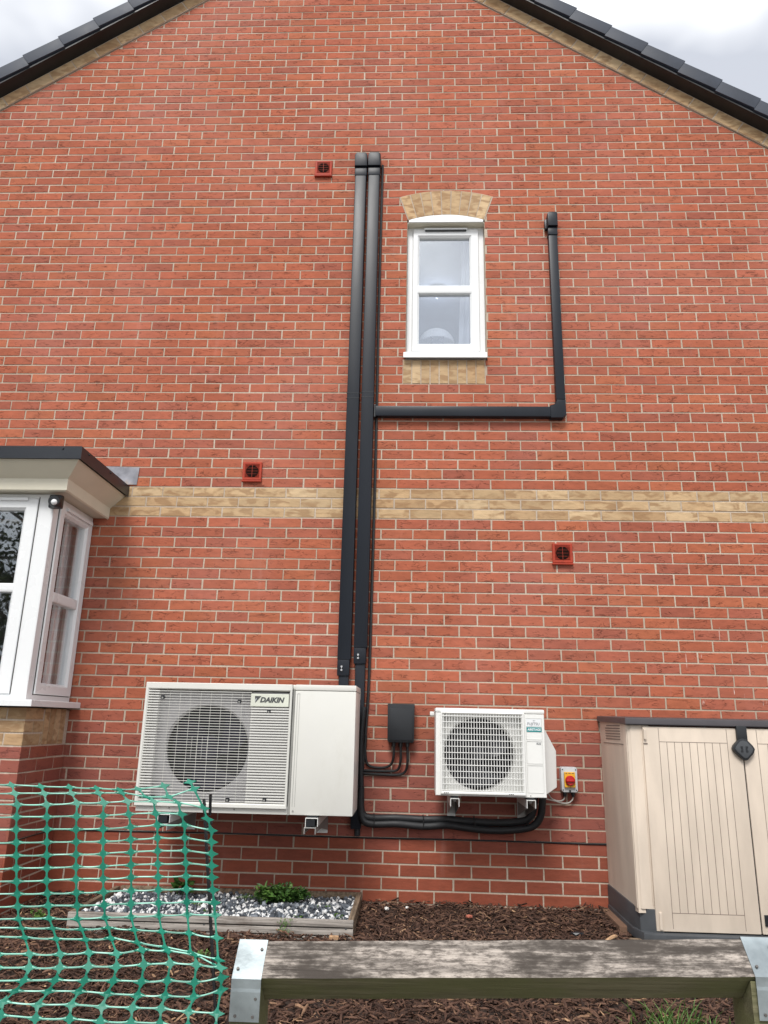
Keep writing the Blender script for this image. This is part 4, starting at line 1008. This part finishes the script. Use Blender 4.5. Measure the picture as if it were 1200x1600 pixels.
while cnt < 84000:
    y = -3.2*random.random()**.9 if random.random() < .9 else -random.uniform(0,1); x = random.uniform(-4.2, 3.9)
    if abs(x) > 1.0 + (y+5.1)*.42+1.5: continue
    if in_planter(x,y) or in_shed(x,y) or in_bay(x,y) or y > -.006: cnt += 0; continue
    u = random.random(); t = min(.93, max(0, random.gauss(.42,.22)))
    if u > .975: t = random.uniform(.93,1)
    big = random.random()
    l = random.uniform(.014,.040) if big < .72 else random.uniform(.04,.085); w_ = l*random.uniform(.10,.34) if big < .72 else random.uniform(.005,.014)
    chip(x, y, gz(x,y) - .006 + random.random()**1.6*.026, l, w_, t); cnt += 1
tag(bk.build('bark_mulch', tint=True, recalc=False), 'dark brown bark chippings covering the ground below the wall', 'bark', kind='stuff')

# ------------------------------------------------------------------ small debris
random.seed(21)
def bit(name, x, y, r, m, label, cat, sc=(1,1,.6)):
    b = MB(); vs = [Vector((x,y,gz(x,y)+.025)) + Vector((v.x*sc[0]*r*random.uniform(.8,1.2), v.y*sc[1]*r*random.uniform(.8,1.2), v.z*sc[2]*r*random.uniform(.8,1.2))) for v in IV]
    b.add(vs, IF, m); tag(b.build(name), label, cat)
bit('stone', -.14, -.19, .018, 'palestone', 'white stone on the bark near the wall, left one of two', 'stone')
bit('stone', -.02, -.16, .012, 'palestone', 'smaller pale stone on the bark near the wall right of the bigger one', 'stone')
bit('brick_fragment', .339, -.32, .020, 'redchunk', 'small red brick fragment lying on the bark', 'brick fragment')
bit('plastic_scrap', .905, -.56, .030, 'black', 'small black scrap on the bark in front of the wall', 'scrap', (1.3,.6,.4))
a = MB(); a.tube([(1.02,-.72,.03),(1.06,-.70,.045),(1.09,-.66,.04)], lambda t: .010*(1-.5*abs(t-.5)), 'chips', 7, tint=(1,.5,.5)); tag(a.build('wood_sliver', tint=True), 'pale curved wood sliver beside the shed corner', 'wood piece')
a = MB(); a.box(-.42,-.37,-.80,-.775,.012,.03,'chips',.004,tint=(1,.5,.5)); tag(a.build('wood_sliver', tint=True), 'pale orange wood sliver in front of the timber bed near its right corner', 'wood piece')

# ------------------------------------------------------------------ plants
def leafq(mb, p, d, n, l, w_, t):
    d = d.normalized(); s = d.cross(n).normalized(); n2 = s.cross(d)
    mb.add([p, p+d*l*.35+s*w_*.5+n2*l*.04, p+d*l*.7+s*w_*.38, p+d*l-n2*l*.10, p+d*l*.7-s*w_*.38, p+d*l*.35-s*w_*.5+n2*l*.04], [(0,1,2,3),(0,3,4,5)], 'leaf', (t,.5,.5))
def rv_(): 
    v = Vector((random.gauss(0,1),random.gauss(0,1),random.gauss(0,1))); return v.normalized()
def weed(name, x, y, z, rx, ry, h, nst, leaves, ll, label, tone=.35, cat='weed'):
    t = thing(name, label, cat, (x,y,z)); f = MB(); s = MB()
    for k in range(nst):
        a_ = random.uniform(0, 2*pi); r_ = math.sqrt(random.random()); base = Vector((x + rx*.35*r_*cos(a_), y + ry*.35*r_*sin(a_), z))
        tip = Vector((x + rx*r_*cos(a_), y + ry*r_*sin(a_), z + h*random.uniform(.45,1)*(1-.35*r_)))
        mid = (base+tip)/2 + Vector((0,0,h*.15)); s.tube([base, mid, tip], .0012, 'leaf', 4, n=3, tint=(.6,.5,.5))
        for q in range(leaves):
            u = random.uniform(.3,1); p = base*(1-u)**2 + mid*2*u*(1-u) + tip*u*u
            d = Vector((random.gauss(0,1),random.gauss(0,1),random.gauss(.35,.5))); leafq(f, p, d, Vector((0,0,1)) + rv_()*.5, ll*random.uniform(.5,1.2), ll*random.uniform(.4,.8), min(1,max(0,random.gauss(tone,.22))))
    f.build('leaves', t, tint=True, recalc=False); s.build('stems', t, tint=True); return t
random.seed(3)
weed('leafy_weed', -.755, -.22, .05, .175, .085, .125, 120, 12, .026, 'bushy dark green weed growing in the chippings against the back board', .28)
weed('broad_leaf_weed', -.865, -.27, .05, .05, .04, .12, 12, 5, .045, 'brighter broad leaved weed at the left of the bushy one', .65)
weed('broad_leaf_weed', -1.43, -.12, .05, .09, .05, .13, 9, 4, .060, 'broad leaved weed at the back of the bed behind the green netting', .3)
weed('small_weed', -.50, -.33, .05, .05, .05, .03, 14, 4, .014, 'tiny sprig in the chippings near the right end of the bed', .75)
weed('small_weed', -.99, -.18, .05, .08, .05, .05, 16, 4, .015, 'thin low weed in the chippings left of the bushy one', .7)
weed('small_weed', -1.25, -.36, .05, .07, .05, .03, 16, 4, .016, 'yellow green sprig in the chippings behind the netting', .9)
weed('small_weed', -.40, -.52, .05, .05, .04, .03, 10, 4, .013, 'faint sprig in the front right corner of the chippings', .8)
weed('small_weed', -.62, -.55, .05, .04, .03, .025, 10, 4, .013, 'yellowish sprig in the chippings just behind the front board', .95)
weed('small_weed', -1.12, -.50, .05, .05, .04, .03, 12, 4, .013, 'small sprig in the chippings right behind the netting edge', .7)
weed('small_weed', -.98, -1.15, .01, .06, .04, .04, 12, 5, .014, 'little green sprig growing in the bark behind the netting', .9)
weed('seedling', -2.06, -.62, .01, .05, .04, .075, 10, 5, .025, 'pale green seedling by the foot of the bay window', .9)
tw = thing('trailing_weed', 'thin green weed hanging over the front board of the bed', 'weed', (-.665,-.72,.08)); f = MB()
for k in range(60):
    u = random.random(); p = Vector((-.665+random.gauss(0,.008+.012*(1-u)), -.722-random.random()*.01, .092-.085*u)); leafq(f, p, Vector((random.gauss(0,1),-.4,random.gauss(-.4,.5))), Vector((0,-1,.3)), .013, .004, random.uniform(.5,1))
f.build('leaves', tw, tint=True, recalc=False)
gs = MB()
for k in range(300):
    x = 1.02 + random.gauss(0,.10); y = -1.86 + random.gauss(0,.10); h = random.uniform(.03,.11)*(1-min(.6,abs(x-1.02)*2)); dx, dy = random.gauss(0,.05), random.gauss(-.01,.04); w_ = .0022
    b0 = Vector((x,y,gz(x,y)-.01)); gs.add([b0-Vector((w_,0,0)), b0+Vector((w_,0,0)), b0+Vector((dx*.4+w_*.8,dy*.4,h*.6)), b0+Vector((dx,dy,h)), b0+Vector((dx*.4-w_*.8,dy*.4,h*.6))], [(0,1,2,3,4)], 'leaf', (random.uniform(.3,1),.5,.5))
tag(gs.build('grass', tint=True, recalc=False), 'tuft of green grass in the bark behind the timber rail', 'grass', kind='stuff')

# ------------------------------------------------------------------ knee rail
RYc = -2.90
RL = thing('timber_knee_rail', 'weathered square timber rail set on edge, pale on top and green below', 'rail', (.2, RYc, 0))
h_ = .0705; zc = .450; yc = RYc + h_ - .0       # centre line; front corner at RYc
def RAILF(u, v, d): return (u, v, d)
x0r, x1r = -.46, 1.35
def rz(x): return (x+.39)*.034
a = MB(); nseg = 40; prof = [(yc-h_, zc, 0), (yc, zc+h_, 0), (yc+h_, zc, 0), (yc, zc-h_, 0)]
vs = []; 
for i in range(nseg+1):
    x = x0r + (x1r-x0r)*i/nseg
    for j, (y, z, _) in enumerate(prof):
        vs.append((x, y + .0012*mnoise.noise(Vector((x*8,j*5,0))), z + rz(x) + .0016*mnoise.noise(Vector((x*7,j*3,5)))))
top = []; low = []
for i in range(nseg):
    for j in range(4):
        q = (i*4+j, i*4+(j+1)%4, (i+1)*4+(j+1)%4, (i+1)*4+j); (top if j in (0,1) else low).append(q)
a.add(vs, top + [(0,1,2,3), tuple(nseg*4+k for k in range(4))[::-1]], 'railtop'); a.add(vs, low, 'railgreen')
o = a.build('beam', RL); 
md = o.modifiers.new('soft', 'BEVEL'); md.width = .003; md.segments = 2; md.limit_method = 'ANGLE'
def postx(xc, w_, label):
    t = thing('rail_post', label, 'post', (xc, yc, 0), 'posts carrying the timber rail')
    p = MB(); zt = zc + rz(xc) - .0
    # front and back cheeks with the notch the rail sits in
    poly = [(yc-.066, -.2), (yc+.066, -.2), (yc+.066, zt-.012), (yc, zt-.074), (yc-.066, zt-.012)]
    p.prism(poly, lambda u, v, d: (d, u, v), xc-w_/2, xc+w_/2, 'railgreen', .003); p.build('shaft', t)
    s = MB(); sw_ = .078; z0 = zt; e = .0035
    nx = [(yc+h_*.98, z0+.004), (yc+.0, z0+h_+e), (yc-h_-e*1.0, z0), (yc-h_-e, z0-.022), (yc-h_-e-.001, z0-.030),(yc-h_-e, z0-.098)]
    inn = [(p_[0]+(.0015 if k else 0), p_[1]-.0025) for k, p_ in enumerate(nx)]
    vs = [(xc-sw_/2, y, z) for y, z in nx] + [(xc+sw_/2, y, z) for y, z in nx] + [(xc-sw_/2, y+.002, z-.0005) for y, z in nx] + [(xc+sw_/2, y+.002, z-.0005) for y, z in nx]
    n = len(nx); fs = []
    for k in range(n-1): fs += [(k,k+1,n+k+1,n+k), (2*n+k,3*n+k,3*n+k+1,2*n+k+1), (k,2*n+k,2*n+k+1,k+1), (n+k,n+k+1,3*n+k+1,3*n+k)]
    fs += [(n-1,2*n-1,4*n-1,3*n-1)]
    s.add(vs, fs, 'galv'); so_ = s.build('strap', t)
    sc = MB()
    nrm = (0,-.707,.707)
    for (dx, f) in ((.027,.25),(-.027,.78)): sc.lathe([(.0042,0),(.0035,.002)], (xc+dx, yc-(h_)*f-.004, z0+h_*(1-f)+.004), nrm, 'screw', 10)
    for (dx, dz) in ((.027,-.045),(-.024,-.085),(.022,-.086)): sc.lathe([(.0042,0),(.0035,.002)], (xc+dx, yc-h_-.0045, z0+dz), (0,-1,0), 'screw', 10)
    sc.build('screw', so_); return t
postx(-.427, .078, 'timber post under the left end of the rail beside the green netting')
postx(.925, .10, 'timber post under the right end of the rail, at the bottom right')
MESH=[[(-1.485,0.915),(-1.396,0.914),(-1.308,0.913),(-1.219,0.911),(-1.131,0.910),(-1.046,0.908),(-0.963,0.908),(-0.886,0.907),(-0.821,0.905),(-0.767,0.908),(-0.695,0.918),(-0.622,0.930)],
[(-1.469,0.879),(-1.381,0.882),(-1.293,0.884),(-1.206,0.886),(-1.118,0.888),(-1.034,0.890),(-0.955,0.892),(-0.879,0.895),(-0.813,0.897),(-0.743,0.888),(-0.678,0.890),(-0.609,0.912)],
[(-1.455,0.851),(-1.368,0.853),(-1.280,0.855),(-1.193,0.857),(-1.106,0.859),(-1.022,0.861),(-0.937,0.867),(-0.861,0.870),(-0.794,0.875),(-0.720,0.877),(-0.651,0.875),(-0.578,0.864)],
[(-1.458,0.818),(-1.368,0.820),(-1.280,0.822),(-1.191,0.825),(-1.103,0.827),(-1.017,0.829),(-0.933,0.833),(-0.858,0.836),(-0.786,0.842),(-0.711,0.846),(-0.639,0.846),(-0.564,0.835)],
[(-1.460,0.785),(-1.369,0.788),(-1.279,0.790),(-1.189,0.792),(-1.099,0.794),(-1.012,0.797),(-0.930,0.799),(-0.854,0.802),(-0.777,0.809),(-0.703,0.816),(-0.627,0.818),(-0.551,0.807)],
[(-1.450,0.750),(-1.361,0.753),(-1.271,0.756),(-1.182,0.759),(-1.093,0.761),(-1.007,0.764),(-0.925,0.767),(-0.850,0.770),(-0.773,0.777),(-0.699,0.783),(-0.623,0.785),(-0.548,0.777)],
[(-1.441,0.716),(-1.352,0.719),(-1.264,0.722),(-1.176,0.725),(-1.088,0.728),(-1.003,0.731),(-0.921,0.735),(-0.846,0.739),(-0.769,0.745),(-0.695,0.750),(-0.619,0.753),(-0.545,0.747)],
[(-1.432,0.681),(-1.344,0.685),(-1.257,0.689),(-1.170,0.692),(-1.083,0.696),(-0.998,0.699),(-0.917,0.704),(-0.842,0.707),(-0.765,0.713),(-0.691,0.717),(-0.614,0.721),(-0.542,0.717)],
[(-1.423,0.647),(-1.336,0.651),(-1.250,0.655),(-1.163,0.659),(-1.077,0.663),(-0.994,0.667),(-0.913,0.673),(-0.838,0.676),(-0.761,0.682),(-0.687,0.685),(-0.610,0.689),(-0.539,0.688)],
[(-1.417,0.616),(-1.330,0.620),(-1.243,0.624),(-1.157,0.628),(-1.070,0.632),(-0.987,0.636),(-0.907,0.640),(-0.833,0.644),(-0.757,0.649),(-0.683,0.653),(-0.606,0.657),(-0.534,0.657)],
[(-1.411,0.585),(-1.324,0.589),(-1.237,0.593),(-1.150,0.598),(-1.064,0.602),(-0.980,0.606),(-0.901,0.608),(-0.827,0.612),(-0.754,0.617),(-0.679,0.621),(-0.602,0.626),(-0.528,0.626)],
[(-1.406,0.555),(-1.318,0.559),(-1.231,0.563),(-1.144,0.567),(-1.057,0.571),(-0.973,0.575),(-0.896,0.576),(-0.821,0.581),(-0.750,0.585),(-0.675,0.590),(-0.598,0.595),(-0.523,0.596)],
[(-1.398,0.542),(-1.309,0.544),(-1.221,0.545),(-1.133,0.547),(-1.045,0.549),(-0.960,0.551),(-0.881,0.551),(-0.809,0.557),(-0.738,0.554),(-0.663,0.552),(-0.589,0.550),(-0.514,0.542)],
[(-1.390,0.529),(-1.300,0.529),(-1.211,0.528),(-1.121,0.527),(-1.033,0.527),(-0.947,0.526),(-0.867,0.527),(-0.798,0.532),(-0.726,0.524),(-0.650,0.515),(-0.581,0.505),(-0.506,0.490)],
[(-1.359,0.477),(-1.273,0.480),(-1.186,0.483),(-1.100,0.485),(-1.014,0.488),(-0.931,0.490),(-0.854,0.496),(-0.779,0.496),(-0.712,0.507),(-0.643,0.507),(-0.570,0.500),(-0.503,0.475)],
[(-1.355,0.446),(-1.269,0.448),(-1.183,0.451),(-1.097,0.453),(-1.011,0.456),(-0.928,0.459),(-0.851,0.464),(-0.776,0.466),(-0.703,0.473),(-0.633,0.478),(-0.563,0.477),(-0.499,0.472)],
[(-1.369,0.409),(-1.281,0.413),(-1.194,0.417),(-1.107,0.422),(-1.020,0.426),(-0.936,0.430),(-0.857,0.431),(-0.780,0.433),(-0.705,0.433),(-0.636,0.438),(-0.564,0.436),(-0.494,0.448)],
[(-1.410,0.396),(-1.317,0.397),(-1.224,0.399),(-1.131,0.400),(-1.039,0.401),(-0.950,0.403),(-0.869,0.405),(-0.792,0.402),(-0.712,0.401),(-0.639,0.402),(-0.564,0.402),(-0.493,0.419)],
[(-1.456,0.394),(-1.357,0.389),(-1.260,0.384),(-1.163,0.380),(-1.066,0.375),(-0.972,0.371),(-0.884,0.374),(-0.802,0.372),(-0.722,0.372),(-0.646,0.373),(-0.573,0.368),(-0.499,0.366)],
[(-1.464,0.358),(-1.364,0.355),(-1.266,0.351),(-1.167,0.347),(-1.069,0.344),(-0.975,0.340),(-0.885,0.342),(-0.803,0.339),(-0.722,0.339),(-0.646,0.339),(-0.572,0.335),(-0.499,0.334)],
[(-1.472,0.323),(-1.371,0.320),(-1.271,0.318),(-1.172,0.315),(-1.073,0.312),(-0.977,0.310),(-0.885,0.310),(-0.804,0.307),(-0.721,0.307),(-0.646,0.306),(-0.572,0.303),(-0.498,0.303)]]
NETC = {}
MESH = [[(r[0][0]+k*(r[0][0]-r[1][0]), r[0][1]) for k in (5,4,3,2,1)] + r for r in MESH]
NC = 17
for i in range(21):
    for j in range(NC):
        xm, zm = MESH[i][j]
        yd = -2.90 - .018*max(0, 14-j)*.6
        if i >= 11: yd -= (0, .05, .10, .135, .15, .155, .155, .165, .18, .18)[i-11]
        if i <= 2: yd += (.03,.015,.005)[i]
        yd += .006*mnoise.noise(Vector((i*.5, (j-5)*.6, 0)))
        s_ = (5.093+yd)/2.193
        NETC[i,j] = Vector((xm*s_, yd, 1.102 + (zm-1.102)*s_))
gn = MB(); pn = gn
def strip(mb, a, b, w0, wm, side, m, n=6, sag=0.0, twist=0.0, th=.0012):
    d = (b-a); vs = []
    for k in range(n+1):
        t = k/n; e = abs(2*t-1); w_ = wm + (w0-wm)*e**5; p = a + d*t - Vector((0,0,sag*4*t*(1-t)))
        s = side.copy()
        if twist: s = Matrix.Rotation(twist*sin(pi*t), 3, d.normalized()) @ s
        nn = d.cross(s).normalized()*th
        vs += [p+s*w_/2+nn, p-s*w_/2+nn, p-s*w_/2-nn, p+s*w_/2-nn]
    fs = [(k*4+q, k*4+(q+1)%4, (k+1)*4+(q+1)%4, (k+1)*4+q) for k in range(n) for q in range(4)] + [(0,1,2,3), (n*4+3,n*4+2,n*4+1,n*4)]
    mb.add(vs, fs, m)
ZV = Vector((0,0,1)); XV = Vector((1,0,0))
for i in range(21):
    for j in range(NC):
        c = NETC[i,j]
        up = (NETC[max(i-1,0),j] - NETC[min(i+1,20),j]).normalized(); rt = (NETC[i,min(j+1,NC-1)] - NETC[i,max(j-1,0)]).normalized()
        k = .0115
        pts = []
        for q, (vx, L_) in enumerate(((rt,.021),(up,.0155),(-rt,.021),(-up,.0155))):
            nxt = (up, -rt, -up, rt)[q]
            pts.append(c + vx*L_*.95 + nxt*.0012); 
            pts.append(c + (vx+nxt)*.0058)
        nrm = rt.cross(up).normalized()*.0012
        n_ = len(pts); gn.add([p+nrm for p in pts] + [p-nrm for p in pts], [tuple(range(n_)), tuple(range(n_,2*n_))[::-1]] + [(a_,(a_+1)%n_,n_+(a_+1)%n_,n_+a_) for a_ in range(n_)], 'meshgreen')
        if j < NC-1:
            torn = (i in (0,3) and j == NC-2)
            if not torn:
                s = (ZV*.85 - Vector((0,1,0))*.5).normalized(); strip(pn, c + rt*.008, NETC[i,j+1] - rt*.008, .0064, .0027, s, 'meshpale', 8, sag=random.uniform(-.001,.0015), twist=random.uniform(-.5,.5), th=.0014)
        if i < 20:
            strip(gn, c, NETC[i+1,j], .010, .0050, rt, 'meshgreen', 5, th=.0011)

tag(gn.build('barrier_netting'), 'green plastic barrier netting sagging in front of the bay and large unit', 'netting')
def rod(name, pts, r, label):
    a = MB(); a.tube(pts, r, 'rod', 8, n=14)
    P0, P1 = Vector(pts[0]), Vector(pts[-1]); 
    for k in range(60):
        t = k/60; p = P0.lerp(P1, t) if len(pts) == 2 else None
        if p is not None: a.lathe([(r*1.22,0),(r*1.22,.004)], p, P1-P0, 'rod', 8)
    tag(a.build(name, smooth=True), label, 'stake', 'steel stakes holding the netting')
rod('steel_stake', [(-.441,-2.875,-.1),(-.585,-2.875,.884)], .0045, 'thin leaning black steel stake along the right edge of the green netting')
rod('steel_stake', [(-.568,-2.86,.84),(-.571,-2.86,.893)], .0035, 'short upright black steel pin beside the top of the leaning stake')
a = MB(); a.tube([(-.573,-2.866,.835),(-.560,-2.866,.822),(-.570,-2.868,.812),(-.580,-2.87,.825)], .003, 'rod', 6); tag(a.build('tie_wire', smooth=True), 'twist of black wire tying the two stakes together', 'wire')

# ------------------------------------------------------------------ trees behind the viewer, seen mirrored in the bay window
random.seed(9)
def tree(x, y, h, r, label):
    t = thing('garden_tree', label, 'tree', (x,y,0), 'trees behind the viewer')
    tr = MB(); tr.tube([(x,y,-.1),(x+.1,y,h*.35),(x-.1,y+.1,h*.75)], lambda q: .22*(1-.75*q), 'barktree', 9)
    ends = []
    for k in range(26):
        a_ = random.uniform(0,2*pi); z0 = h*random.uniform(.15,.7); L_ = r*random.uniform(.6,1)
        e = Vector((x+L_*cos(a_), y+L_*sin(a_), z0 + h*random.uniform(.05,.28))); tr.tube([(x,y,z0),((x+e.x)/2,(y+e.y)/2,z0+(e.z-z0)*.35),e], lambda q: .06*(1-.8*q), 'barktree', 5, n=3); ends.append(e)
    tr.build('trunk', t, smooth=True)
    cr_ = MB()
    for e in ends:
        for q in range(5):
            c = e + rv_()*r*.35; rr = random.uniform(.35,.8)
            for s in range(48):
                p = c + rv_()*rr*random.random()**.4; d = rv_(); n_ = rv_(); s_ = d.cross(n_).normalized(); l = random.uniform(.10,.2)
                cr_.add([p, p+d*l*.5+s_*l*.25, p+d*l, p+d*l*.5-s_*l*.25], [(0,1,2,3)], 'treeleaf', (random.random(),.5,.5))
    cr_.build('crown', t, tint=True, recalc=False)
tree(-8.2, -12.5, 7.0, 2.6, 'leafy garden tree mirrored in the bay window glass, nearer one')
tree(-11.5, -14.5, 8.5, 3.0, 'taller garden tree mirrored in the bay window glass, farther one')
bpy.context.view_layer.update()
